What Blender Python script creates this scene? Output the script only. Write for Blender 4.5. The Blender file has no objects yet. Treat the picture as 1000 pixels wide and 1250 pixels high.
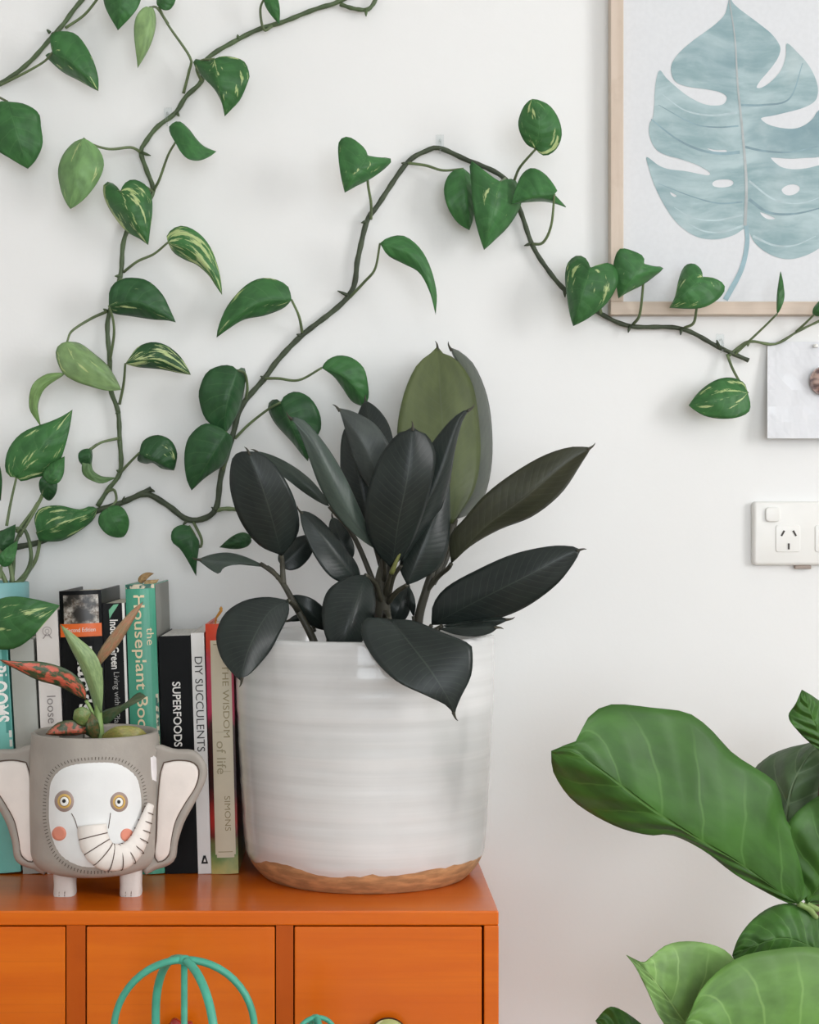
import bpy, bmesh, math, random
from mathutils import Vector, Matrix, noise as mnoise
random.seed(7)
PI = math.pi
C = bpy.context.scene.collection
S = bpy.context.scene

# ------------------------------------------------------------------ camera
F = 2000.0            # focal length in pixels of the 1000x1250 frame
CX, CY = 420.0, 645.0 # principal point
ZC = 1.12             # camera height
W = 1.846             # distance of the back wall
cam_d = bpy.data.cameras.new('camera')
cam = bpy.data.objects.new('camera', cam_d); C.objects.link(cam)
cam_d.sensor_fit = 'HORIZONTAL'; cam_d.sensor_width = 36.0
cam_d.lens = 36.0 * F / 1000.0
cam_d.shift_x = (500 - CX) / 1000.0
cam_d.shift_y = (CY - 625) / 1000.0
cam_d.clip_start = 0.05
cam.location = (0, 0, ZC); cam.rotation_euler = (PI / 2, 0, 0)
S.camera = cam

# ------------------------------------------------------------------ light
S.view_settings.view_transform = 'Standard'; S.view_settings.look = 'None'
S.view_settings.exposure = 0.0; S.view_settings.gamma = 1.0
S.view_settings.use_curve_mapping = False
wd = bpy.data.worlds.new('sky'); S.world = wd; wd.use_nodes = True
bg = wd.node_tree.nodes['Background']
bg.inputs[0].default_value = (0.80, 0.88, 1.0, 1); bg.inputs[1].default_value = 1.0

def area(name, loc, rot, sx, sy, power, col):
    l = bpy.data.lights.new(name, 'AREA'); l.shape = 'RECTANGLE'; l.size = sx; l.size_y = sy
    l.energy = power; l.color = col
    o = bpy.data.objects.new(name, l); C.objects.link(o); o.location = loc; o.rotation_euler = rot
    return o
RX, LX, FY, CZ = 2.3, -2.3, -2.4, 2.6   # room extents
# daylight entering through the two windows
area('window_right_offscreen', (RX + 0.10, 0.10, 1.65), (PI / 2, 0, PI / 2), 1.1, 1.3, 46, (1.0, 0.985, 0.985))
area('window_front_offscreen', (0.7, FY - 0.10, 1.40), (PI / 2, 0, 0), 2.4, 1.8, 54, (0.915, 0.965, 1.0))

# ------------------------------------------------------------------ helpers
def P(px, py, d):
    return Vector(((px - CX) * d / F, d, ZC - (py - CY) * d / F))
def lin(c):
    out = []
    for v in c[:3]:
        v = v / 255.0
        out.append(v / 12.92 if v <= 0.04045 else ((v + 0.055) / 1.055) ** 2.4)
    return tuple(out)
def lin4(c): return lin(c) + (1.0,)

def wloc(p):
    v = Vector((0, 0, 0))
    while p is not None:
        v += p.location; p = p.parent
    return v
def props(o, label=None, cat=None, group=None, kind=None):
    if label: o['label'] = label
    if cat: o['category'] = cat
    if group: o['group'] = group
    if kind: o['kind'] = kind
    return o
def thing(name, loc, label, cat, group=None):
    o = bpy.data.objects.new(name, None); C.objects.link(o); o.location = loc
    o.empty_display_size = 0.05
    return props(o, label, cat, group)
def link_mesh(name, me, mat, parent=None, smooth=True):
    o = bpy.data.objects.new(name, me); C.objects.link(o)
    if mat is not None and not me.materials: me.materials.append(mat)
    if smooth:
        for p in me.polygons: p.use_smooth = True
    if parent is not None: o.parent = parent
    return o
def mesh_obj(name, verts, faces, mat, parent=None, smooth=True, uv=None, world=True):
    me = bpy.data.meshes.new(name)
    off = wloc(parent) if (parent is not None and world) else Vector((0, 0, 0))
    me.from_pydata([tuple(Vector(v) - off) for v in verts], [], faces)
    if uv is not None:
        ul = me.uv_layers.new(name='UVMap')
        for l in me.loops: ul.data[l.index].uv = uv[l.vertex_index]
    me.validate(); me.update()
    return link_mesh(name, me, mat, parent, smooth)
def bm_obj(name, bm, mat, parent=None, smooth=False, world=True):
    if parent is not None and world:
        bmesh.ops.translate(bm, verts=bm.verts, vec=-wloc(parent))
    bmesh.ops.recalc_face_normals(bm, faces=bm.faces)
    me = bpy.data.meshes.new(name); bm.to_mesh(me); bm.free()
    return link_mesh(name, me, mat, parent, smooth)
def add_box(bm, lo, hi, bevel=0.0, seg=2):
    lo, hi = Vector(lo), Vector(hi)
    r = bmesh.ops.create_cube(bm, size=1.0)
    vs = r['verts']
    for v in vs:
        v.co = Vector(((v.co.x + .5) * (hi.x - lo.x) + lo.x, (v.co.y + .5) * (hi.y - lo.y) + lo.y, (v.co.z + .5) * (hi.z - lo.z) + lo.z))
    if bevel > 0:
        es = list({e for v in vs for e in v.link_edges})
        bmesh.ops.bevel(bm, geom=es, offset=bevel, segments=seg, profile=0.5, affect='EDGES')
def box(name, lo, hi, mat, parent=None, bevel=0.0, world=True, seg=2):
    bm = bmesh.new(); add_box(bm, lo, hi, bevel, seg)
    return bm_obj(name, bm, mat, parent, False, world)
def autosmooth(o, ang=0.7):
    for p in o.data.polygons: p.use_smooth = True
    m = o.data
    for e in m.edges: pass
    bm = bmesh.new(); bm.from_mesh(m)
    for e in bm.edges:
        if len(e.link_faces) == 2 and e.calc_face_angle(0) > ang: e.smooth = False
    bm.to_mesh(m); bm.free()
    return o
def lathe(name, prof, centre, mat, parent=None, n=64, world=True, closed=False, rfun=None, smooth=True):
    """prof = [(r,z)...] revolved round the vertical through centre"""
    cx, cy, cz = centre
    vs, fs = [], []
    m = len(prof)
    for i in range(n):
        a = 2 * PI * i / n
        for (r, z) in prof:
            rr, zz = (r, z) if rfun is None else rfun(r, z, a)
            vs.append((cx + rr * math.cos(a), cy + rr * math.sin(a), cz + zz))
    for i in range(n):
        j = (i + 1) % n
        for k in range(m - 1 if not closed else m):
            k2 = (k + 1) % m
            fs.append((i * m + k, j * m + k, j * m + k2, i * m + k2))
    o = mesh_obj(name, vs, fs, mat, parent, smooth, world=world)
    bm = bmesh.new(); bm.from_mesh(o.data)
    bmesh.ops.remove_doubles(bm, verts=bm.verts, dist=1e-6)
    bmesh.ops.recalc_face_normals(bm, faces=bm.faces); bm.to_mesh(o.data); bm.free()
    if smooth: autosmooth(o, 0.9)
    return o
def catmull(pts, n):
    """n+1 points evenly spaced on a Catmull-Rom curve through pts (Vectors)"""
    pts = [Vector(p) for p in pts]
    if len(pts) == 2:
        dense = [pts[0].lerp(pts[1], i / 32) for i in range(33)]
    else:
        ext = [pts[0] * 2 - pts[1]] + pts + [pts[-1] * 2 - pts[-2]]
        dense = []
        for i in range(1, len(ext) - 2):
            p0, p1, p2, p3 = ext[i - 1:i + 3]
            for k in range(16):
                t = k / 16.0
                dense.append(0.5 * ((2 * p1) + (p2 - p0) * t + (2 * p0 - 5 * p1 + 4 * p2 - p3) * t * t + (3 * p1 - p0 - 3 * p2 + p3) * t ** 3))
        dense.append(pts[-1])
    L = [0.0]
    for a, b in zip(dense, dense[1:]): L.append(L[-1] + (b - a).length)
    out = []; k = 0
    for i in range(n + 1):
        s = L[-1] * i / n
        while k < len(L) - 2 and L[k + 1] < s: k += 1
        seg = L[k + 1] - L[k]
        out.append(dense[k].lerp(dense[k + 1], (s - L[k]) / seg if seg > 1e-12 else 0))
    return out
def tube_geo(pts, radii, sides=8, cap=True, flat=1.0, up=None):
    n = len(pts)
    vs, fs = [], []
    T = []
    for i in range(n):
        a = pts[max(i - 1, 0)]; b = pts[min(i + 1, n - 1)]
        t = (b - a); T.append(t.normalized() if t.length > 1e-9 else Vector((0, 0, 1)))
    nrm = up if up is not None else T[0].orthogonal()
    nrm = (nrm - T[0] * nrm.dot(T[0])).normalized()
    for i in range(n):
        nrm = nrm - T[i] * nrm.dot(T[i])
        nrm = nrm.normalized() if nrm.length > 1e-6 else T[i].orthogonal().normalized()
        bn = T[i].cross(nrm)
        r = radii[i] if not isinstance(radii, (int, float)) else radii
        for k in range(sides):
            a = 2 * PI * k / sides
            vs.append(pts[i] + nrm * (r * flat * math.cos(a)) + bn * (r * math.sin(a)))
    for i in range(n - 1):
        for k in range(sides):
            k2 = (k + 1) % sides
            fs.append((i * sides + k, i * sides + k2, (i + 1) * sides + k2, (i + 1) * sides + k))
    if cap:
        fs.append(tuple(reversed(range(sides)))); fs.append(tuple(range((n - 1) * sides, n * sides)))
    return vs, fs
def tube(name, pts, r, mat, parent=None, n=24, sides=8, r1=None, flat=1.0, up=None, world=True):
    p = catmull(pts, n)
    rad = [r + ((r1 if r1 is not None else r) - r) * i / n for i in range(n + 1)]
    vs, fs = tube_geo(p, rad, sides, True, flat, up)
    return mesh_obj(name, vs, fs, mat, parent, True, world=world)
def join_geo(parts):
    V, Fc = [], []
    for vs, fs in parts:
        o = len(V); V += list(vs); Fc += [tuple(i + o for i in f) for f in fs]
    return V, Fc

# ------------------------------------------------------------------ materials
class NT:
    def __init__(self, name):
        self.m = bpy.data.materials.new(name); self.m.use_nodes = True
        self.t = self.m.node_tree; self.b = self.t.nodes['Principled BSDF']; self.out = self.t.nodes['Material Output']
    def n(self, typ, **kw):
        nd = self.t.nodes.new(typ)
        for k, v in kw.items(): setattr(nd, k, v)
        return nd
    def l(self, a, b): self.t.links.new(a, b)
    def val(self, sock, v):
        if hasattr(v, 'is_linked') or isinstance(v, bpy.types.NodeSocket): self.l(v, sock)
        else: sock.default_value = v
    def math(self, op, a, b=None, c=None, clamp=False):
        nd = self.n('ShaderNodeMath', operation=op); nd.use_clamp = clamp
        self.val(nd.inputs[0], a)
        if b is not None: self.val(nd.inputs[1], b)
        if c is not None: self.val(nd.inputs[2], c)
        return nd.outputs[0]
    def smooth(self, x, a, b):
        nd = self.n('ShaderNodeMapRange', interpolation_type='SMOOTHSTEP')
        self.val(nd.inputs['Value'], x); self.val(nd.inputs['From Min'], a); self.val(nd.inputs['From Max'], b)
        return nd.outputs[0]
    def mix(self, f, a, b, blend='MIX'):
        nd = self.n('ShaderNodeMix', data_type='RGBA', blend_type=blend)
        self.val(nd.inputs[0], f); self.val(nd.inputs[6], a); self.val(nd.inputs[7], b)
        return nd.outputs[2]
    def noise(self, vec, scale, detail=3, rough=0.5, dim='3D'):
        nd = self.n('ShaderNodeTexNoise', noise_dimensions=dim)
        if vec is not None: self.l(vec, nd.inputs['Vector'])
        nd.inputs['Scale'].default_value = scale; nd.inputs['Detail'].default_value = detail; nd.inputs['Roughness'].default_value = rough
        return nd.outputs[0]
    def coord(self, which='Object', scale=(1, 1, 1), rot=(0, 0, 0)):
        tc = self.n('ShaderNodeTexCoord'); mp = self.n('ShaderNodeMapping')
        mp.inputs['Scale'].default_value = scale; mp.inputs['Rotation'].default_value = rot
        self.l(tc.outputs[which], mp.inputs[0]); return mp.outputs[0]
    def bump(self, h, strength=0.2, dist=0.001):
        nd = self.n('ShaderNodeBump'); nd.inputs['Strength'].default_value = strength; nd.inputs['Distance'].default_value = dist
        self.l(h, nd.inputs['Height']); self.l(nd.outputs[0], self.b.inputs['Normal']); return nd
    def base(self, c): self.val(self.b.inputs['Base Color'], c)
    def set(self, **kw):
        for k, v in kw.items(): self.val(self.b.inputs[k.replace('_', ' ')], v)

def plain(name, rgb, rough=0.5, var=0.06, scale=40, bump=0.0, bscale=300, coat=0.0, stretch=(1, 1, 1), metal=0.0, spec=None):
    t = NT(name); v = t.coord('Object', stretch)
    n = t.noise(v, scale, 4)
    c = lin4(rgb)
    lo = tuple(x * (1 - var) for x in c[:3]) + (1,); hi = tuple(min(1, x * (1 + var)) for x in c[:3]) + (1,)
    t.base(t.mix(t.smooth(n, 0.3, 0.7), lo, hi)); t.set(Roughness=rough, Coat_Weight=coat, Metallic=metal)
    if spec is not None: t.set(Specular_IOR_Level=spec)
    if bump: t.bump(t.noise(v, bscale, 3), bump, 0.001)
    return t.m

def leaf_mat(name, N=7, k=1.6, vein=0.25, vcol=(150, 190, 110), rough=0.42, vari=False, transl=0.12, puff=0.25, mott=0.18, midw=0.05, coat=0.0, spec=0.4, latw=0.08, self_vein=None):
    t = NT(name)
    oi = t.n('ShaderNodeObjectInfo'); uvn = t.n('ShaderNodeUVMap'); uvn.uv_map = 'UVMap'
    sp = t.n('ShaderNodeSeparateXYZ'); t.l(uvn.outputs[0], sp.inputs[0]); u, v = sp.outputs[0], sp.outputs[1]
    a = t.math('MULTIPLY', t.math('ABSOLUTE', t.math('SUBTRACT', v, 0.5)), 2.0)
    wob = t.math('MULTIPLY', t.noise(uvn.outputs[0], 4.0, 2), 0.35)
    fr = t.math('FRACT', t.math('ADD', t.math('SUBTRACT', t.math('MULTIPLY', u, N), t.math('MULTIPLY', a, k)), wob))
    dist = t.math('ABSOLUTE', t.math('SUBTRACT', fr, 0.5))          # 0 on a vein
    lat = t.smooth(dist, latw, latw * 0.2)
    lat = t.math('MULTIPLY', lat, t.smooth(a, 1.0, 0.55))
    mid = t.smooth(a, midw, midw * 0.35)
    mask = t.math('MAXIMUM', t.math('MULTIPLY', lat, 0.75), mid)
    rnd = oi.outputs['Random']
    comb = t.n('ShaderNodeCombineXYZ'); t.l(t.math('ADD', u, t.math('MULTIPLY', rnd, 9.0)), comb.inputs[0]); t.l(v, comb.inputs[1]); t.l(rnd, comb.inputs[2])
    mt = t.noise(comb.outputs[0], 5.0, 4)
    base = oi.outputs['Color']
    dark = t.mix(1.0, base, (1 - mott, 1 - mott, 1 - mott, 1), 'MULTIPLY')
    lite = t.mix(1.0, base, (1 + mott, 1 + mott, 1 + mott * 0.6, 1), 'MULTIPLY')
    col = t.mix(t.smooth(mt, 0.3, 0.7), dark, lite)
    if vari:
        c2 = t.n('ShaderNodeCombineXYZ')
        t.l(t.math('ADD', t.math('SUBTRACT', t.math('MULTIPLY', u, 2.0), t.math('MULTIPLY', a, 1.1)), t.math('MULTIPLY', rnd, 31.0)), c2.inputs[0])
        t.l(t.math('MULTIPLY', v, 6.0), c2.inputs[1]); t.l(t.math('MULTIPLY', rnd, 17.0), c2.inputs[2])
        nv = t.noise(c2.outputs[0], 1.25, 5, 0.62)
        th = t.math('SUBTRACT', 0.74, t.math('MULTIPLY', oi.outputs['Alpha'], 0.33))
        f = t.smooth(nv, th, t.math('ADD', th, 0.06))
        cream = t.mix(t.noise(c2.outputs[0], 3.0), lin4((160, 190, 110)), lin4((214, 220, 168)))
        col = t.mix(t.math('MULTIPLY', f, 0.9), col, cream)
    col = t.mix(t.math('MULTIPLY', mask, vein), col, lin4(vcol) if self_vein is None else t.mix(1.0, t.mix(1.0, base, self_vein, 'MULTIPLY'), (.03, .035, .02, 1), 'ADD'))
    t.base(col); t.set(Roughness=rough, Specular_IOR_Level=spec, Coat_Weight=coat, Coat_Roughness=0.25)
    h = t.math('ADD', t.math('MULTIPLY', t.smooth(dist, 0.0, 0.5), t.math('SUBTRACT', 1.0, mid)), t.math('MULTIPLY', mt, 0.25))
    t.bump(h, puff, 0.0035)
    if transl > 0:
        tr = t.n('ShaderNodeBsdfTranslucent'); mx = t.n('ShaderNodeMixShader'); mx.inputs[0].default_value = transl
        t.l(t.mix(1.0, col, (1.2, 1.25, 0.8, 1), 'MULTIPLY'), tr.inputs[0])
        t.l(t.b.outputs[0], mx.inputs[1]); t.l(tr.outputs[0], mx.inputs[2]); t.l(mx.outputs[0], t.out.inputs[0])
    return t.m

def wood_mat(name, c1, c2, c3, rough=0.3, scale=(1.2, 8, 14), coat=0.25, bump=0.06, spec=.4):
    t = NT(name); v = t.coord('Object', scale)
    g1 = t.noise(v, 3.0, 6, 0.6); g2 = t.noise(t.coord('Object', (scale[0] * 0.6, scale[1] * 5, scale[2] * 5)), 6.0, 4)
    big = t.noise(t.coord('Object', (1, 1, 1)), 3.5, 2)
    c = t.mix(t.smooth(g1, 0.3, 0.7), lin4(c1), lin4(c2))
    c = t.mix(t.math('MULTIPLY', t.smooth(big, 0.4, 0.7), 0.55), c, lin4(c3))
    c = t.mix(t.math('MULTIPLY', t.smooth(g2, 0.5, 0.8), 0.25), c, t.mix(1.0, c, (0.72, 0.66, 0.6, 1), 'MULTIPLY'))
    t.base(c); t.set(Roughness=rough, Coat_Weight=coat, Coat_Roughness=0.18, Specular_IOR_Level=spec)
    t.bump(g2, bump, 0.0006)
    return t.m

def wall_mat():
    t = NT('painted_wall'); v = t.coord('Object')
    n = t.noise(v, 1.3, 4); f = t.noise(v, 220, 3)
    t.base(t.mix(t.smooth(n, 0.3, 0.7), lin4((236, 236, 234)), lin4((240, 240, 238)))); t.set(Roughness=0.62, Specular_IOR_Level=0.25)
    t.bump(f, 0.10, 0.0008)
    return t.m
M = {}
M['wall'] = wall_mat()
M['ceil'] = plain('ceiling_paint', (238, 238, 236), 0.8, 0.02)
M['floor'] = wood_mat('floor_boards', (150, 130, 112), (172, 152, 134), (140, 120, 104), 0.4, (1, 10, 10))
M['trim'] = plain('trim_paint', (240, 240, 238), 0.4, 0.02)
M['orange'] = wood_mat('orange_wood', (212, 98, 0), (222, 110, 4), (205, 90, 0), 0.36, coat=0.5, spec=.22)
M['orange_div'] = wood_mat('orange_wood_dark', (184, 80, 4), (192, 88, 8), (174, 70, 4), 0.4, (8, 8, 1.2), .05, .06, .22)
M['frame'] = wood_mat('pale_oak', (204, 186, 168), (216, 200, 184), (196, 176, 158), 0.5, (2, 20, 20), 0.0)
M['frame_v'] = wood_mat('pale_oak_upright', (204, 186, 168), (216, 200, 184), (196, 176, 158), 0.5, (20, 20, 2), 0.0)
M['paper'] = plain('print_paper', (219, 221, 223), 0.7, 0.015, 200)
M['plastic'] = plain('socket_plastic', (236, 235, 230), 0.32, 0.01)
M['slot'] = plain('socket_slot', (62, 56, 52), 0.6)
M['soil'] = plain('soil', (52, 42, 34), 0.95, 0.4, 160, 0.8, 220)
M['vine'] = plain('vine_bark', (60, 70, 50), 0.6, 0.3, 60, 0.3, 400)
M['vine_green'] = plain('vine_green', (76, 94, 60), 0.5, 0.25, 40)
M['petiole'] = plain('petiole_green', (98, 114, 76), 0.5, 0.25, 40)
M['pothos'] = leaf_mat('pothos_leaf', N=6, k=1.5, vein=0.10, vcol=(120, 165, 105), rough=0.40, vari=True, transl=0.06, puff=0.14, midw=0.03, spec=.28)
M['rubber'] = leaf_mat('rubber_leaf', N=20, k=3.0, vein=0.17, vcol=(96, 104, 92), rough=0.34, transl=0.0, puff=0.022, mott=0.15, midw=0.03, spec=0.30)
M['fig'] = leaf_mat('fiddle_leaf', N=6.0, k=1.3, vein=0.55, rough=0.5, transl=0.08, puff=0.8, mott=0.22, midw=0.026, latw=0.045, self_vein=(1.9, 1.6, 1.9, 1), spec=.45)
M['rubber_stem'] = plain('rubber_stem', (58, 56, 44), 0.55, 0.3, 40)
M['turq'] = plain('turquoise_paint', (72, 166, 140), 0.42, 0.12, 60, 0.15, 200)

# ------------------------------------------------------------------ the room
def st(o): o['kind'] = 'structure'; return o
st(box('wall_back', (LX - .15, W, -0.1), (RX + .15, W + .12, CZ + .1), M['wall']))
st(box('floor', (LX - .15, FY - .15, -0.1), (RX + .15, W, 0), M['floor']))
st(box('ceiling', (LX - .15, FY - .15, CZ), (RX + .15, W, CZ + .1), M['ceil']))
st(box('wall_left', (LX - .12, FY - .12, 0), (LX, W, CZ), M['wall']))
def pierced(name, axis, pos, thick, a0, a1, o0, o1, z0, z1, mat):
    bm = bmesh.new()
    for (s0, s1, q0, q1) in ((a0, o0, 0, CZ), (o1, a1, 0, CZ), (o0, o1, 0, z0), (o0, o1, z1, CZ)):
        if axis == 'x': add_box(bm, (pos, s0, q0), (pos + thick, s1, q1))
        else: add_box(bm, (s0, pos, q0), (s1, pos + thick, q1))
    return st(bm_obj(name, bm, mat))
pierced('wall_right', 'x', RX, .12, FY - .12, W, -0.45, 0.65, 1.0, 2.3, M['wall'])
pierced('wall_front', 'y', FY - .12, .12, LX, RX, -0.5, 1.9, 0.50, 2.30, M['wall'])
def win(name, axis, pos, o0, o1, z0, z1):
    fr = bmesh.new(); t = .05
    bars = [(o0, o0 + t, z0, z1), (o1 - t, o1, z0, z1), (o0 + t, o1 - t, z0, z0 + t), (o0 + t, o1 - t, z1 - t, z1), ((o0 + o1) / 2 - t / 2, (o0 + o1) / 2 + t / 2, z0 + t, z1 - t)]
    for (s0, s1, q0, q1) in bars:
        if axis == 'x': add_box(fr, (pos, s0, q0), (pos + .04, s1, q1), .004)
        else: add_box(fr, (s0, pos, q0), (s1, pos + .04, q1), .004)
    st(bm_obj(name, fr, M['trim']))
win('window_1', 'x', RX + .03, -0.45, 0.65, 1.0, 2.3)
win('window_2', 'y', FY - .08, -0.5, 1.9, 0.50, 2.30)
st(box('baseboard_back', (LX, W - .014, 0), (RX, W, .10), M['trim'], bevel=.004))

# ------------------------------------------------------------------ drawer cabinet
DF = 1.53                       # distance of the cabinet front
CT = ZC - (1112 - CY) * DF / F  # cabinet top height
cs = DF / F
def cxp(px): return (px - CX) * cs
def czp(py): return ZC - (py - CY) * cs
cab_r, cab_l = cxp(609), cxp(-425)
cab = thing('drawer_cabinet', ((cab_l + cab_r) / 2, (DF + W) / 2, 0), 'orange stained wooden cabinet with rows of square drawers and odd knobs', 'cabinet')
TH = 18 * cs                    # thickness of top and sides
leg_z = 0.09
box('top_panel', (cab_l, DF, CT - TH), (cab_r, W - .003, CT), M['orange'], cab, .0016)
zb = leg_z
box('side_panel', (cab_r - TH, DF, zb), (cab_r, W - .004, CT - TH), M['orange'], cab, .001)
box('side_panel', (cab_l, DF, zb), (cab_l + TH, W - .004, CT - TH), M['orange'], cab, .001)
box('back_panel', (cab_l + TH, W - .012, zb + TH), (cab_r - TH, W - .004, CT - TH), M['orange_div'], cab)
box('bottom_panel', (cab_l + TH, DF, zb), (cab_r - TH, W - .004, zb + TH), M['orange'], cab, .001)
cols = [(358, 590), (104, 337), (-150, 81), (-404, -173)]
for a, b in ((337, 358), (81, 104), (-173, -150)):
    box('divider', (cxp(a), DF + .0012, zb + TH), (cxp(b), W - .012, CT - TH), M['orange_div'], cab)
rows = 3
inner_h = (CT - TH) - (zb + TH); rail = .014
dh = (inner_h - rail * (rows - 1)) / rows
for r in range(1, rows):
    zt = CT - TH - r * dh - (r - 1) * rail
    for a, b in cols:
        box('rail', (cxp(a), DF + .0012, zt - rail), (cxp(b), W - .012, zt), M['orange_div'], cab)
for sx in (cab_l + .03, cab_r - .03):
    for sy in (DF + .03, W - .04):
        lathe('leg', [(0, 0), (.011, 0), (.018, leg_z), (0, leg_z)], (sx, sy, 0), M['orange_div'], cab, 16)

def flower_knob_mat(name, c1, c2):
    t = NT(name); v = t.coord('Object', (1, 1, 1))
    vo = t.n('ShaderNodeTexVoronoi'); t.l(v, vo.inputs['Vector']); vo.inputs['Scale'].default_value = 130
    t.base(t.mix(t.smooth(vo.outputs['Distance'], 0.25, 0.5), lin4(c1), lin4(c2))); t.set(Roughness=0.18, Coat_Weight=0.5)
    return t.m
K_green = flower_knob_mat('knob_painted_green', (222, 222, 176), (172, 176, 110))
K_grey = flower_knob_mat('knob_painted_grey', (150, 160, 160), (110, 120, 122))
K_red = plain('knob_red_glass', (150, 22, 16), 0.15, 0.3, 60, coat=0.6)
K_rim = plain('knob_dark_rim', (40, 32, 28), 0.4, 0.1)
K_white = flower_knob_mat('knob_painted_white', (230, 228, 220), (190, 150, 110))
def knob_y(prof, cx_, cz_, y0, mat, parent, n=32, name='knob', rfun=None):
    """lathe round the Y axis, growing towards the camera from y0"""
    vs, fs = [], []; m = len(prof)
    for i in range(n):
        a = 2 * PI * i / n
        for (r, h) in prof:
            rr = r if rfun is None else rfun(r, h, a)
            vs.append((cx_ + rr * math.cos(a), y0 - h, cz_ + rr * math.sin(a)))
    for i in range(n):
        j = (i + 1) % n
        for k in range(m - 1): fs.append((i * m + k, i * m + k + 1, j * m + k + 1, j * m + k))
    o = mesh_obj(name, vs, fs, mat, parent, True)
    bm = bmesh.new(); bm.from_mesh(o.data); bmesh.ops.remove_doubles(bm, verts=bm.verts, dist=1e-6); bmesh.ops.recalc_face_normals(bm, faces=bm.faces); bm.to_mesh(o.data); bm.free()
    return o
kinds = {(0, 0): 'green', (0, 1): 'red', (0, 2): 'grey'}
g = .0012
for r in range(rows):
    z1 = CT - TH - r * (dh + rail); z0 = z1 - dh
    for ci, (a, b) in enumerate(cols):
        xa, xb = cxp(a) + g, cxp(b) - g
        bm = bmesh.new()
        add_box(bm, (xa, DF + .0004, z0 + g), (xb, DF + .016, z1 - g), .0012, 2)       # front board
        add_box(bm, (xa + .004, DF + .016, z0 + .006), (xb - .004, W - .03, z1 - .012)) # box of the drawer
        dr = bm_obj('drawer', bm, M['orange'], cab)
        kx = (xa + xb) / 2; kz = z1 - (1262 - 1130) * cs if r == 0 else (z0 + z1) / 2
        kd = kinds.get((r, ci), 'white')
        if kd == 'red':
            pet = lambda r_, h, a_: r_ * (1 + (.10 * math.sin(8 * a_) if r_ > .01 else 0))
            knob_y([(0, 0), (.005, 0), (.005, .012), (.016, .014), (.0195, .019), (.0185, .024), (.012, .026), (.011, .030), (.006, .032), (0, .033)], kx, kz, DF, K_red, dr, 48, rfun=pet)
        else:
            km = {'green': K_green, 'grey': K_grey}.get(kd, K_white)
            k_ = knob_y([(0, 0), (.006, 0), (.006, .007), (.0165, .008), (.0186, .0105), (.0178, .0130)], kx, kz, DF, K_rim, dr)
            knob_y([(.0178, .0128), (.0166, .0150), (.011, .0180), (.004, .0190), (0, .0191)], kx, kz, DF, km, dr, name='knob_face')

# ------------------------------------------------------------------ leaves
PROF = {  # (s along midrib, width)
 'heart': [(0, 0), (-.09, .22), (-.13, .48), (-.07, .78), (.10, .98), (.28, 1.0), (.48, .82), (.68, .52), (.85, .23), (.95, .07), (1, 0)],
 'ovate': [(0, 0), (-.01, .25), (.04, .60), (.16, .92), (.32, 1.0), (.52, .86), (.72, .55), (.88, .23), (.96, .07), (1, 0)],
 'round': [(0, 0), (0, .35), (.08, .72), (.25, .98), (.48, 1.0), (.70, .85), (.88, .52), (.97, .22), (1, 0)],
 'ellip': [(0, 0), (.04, .28), (.14, .62), (.30, .92), (.48, 1.0), (.66, .92), (.82, .66), (.93, .34), (.985, .08), (1, 0)],
 'broad': [(0, 0), (.02, .42), (.10, .78), (.26, 1.0), (.46, 1.0), (.64, .86), (.80, .56), (.91, .24), (.965, .07), (1, 0)],
 'lance': [(0, 0), (.06, .35), (.25, .85), (.45, 1.0), (.70, .7), (.90, .25), (1, 0)],
}
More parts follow.
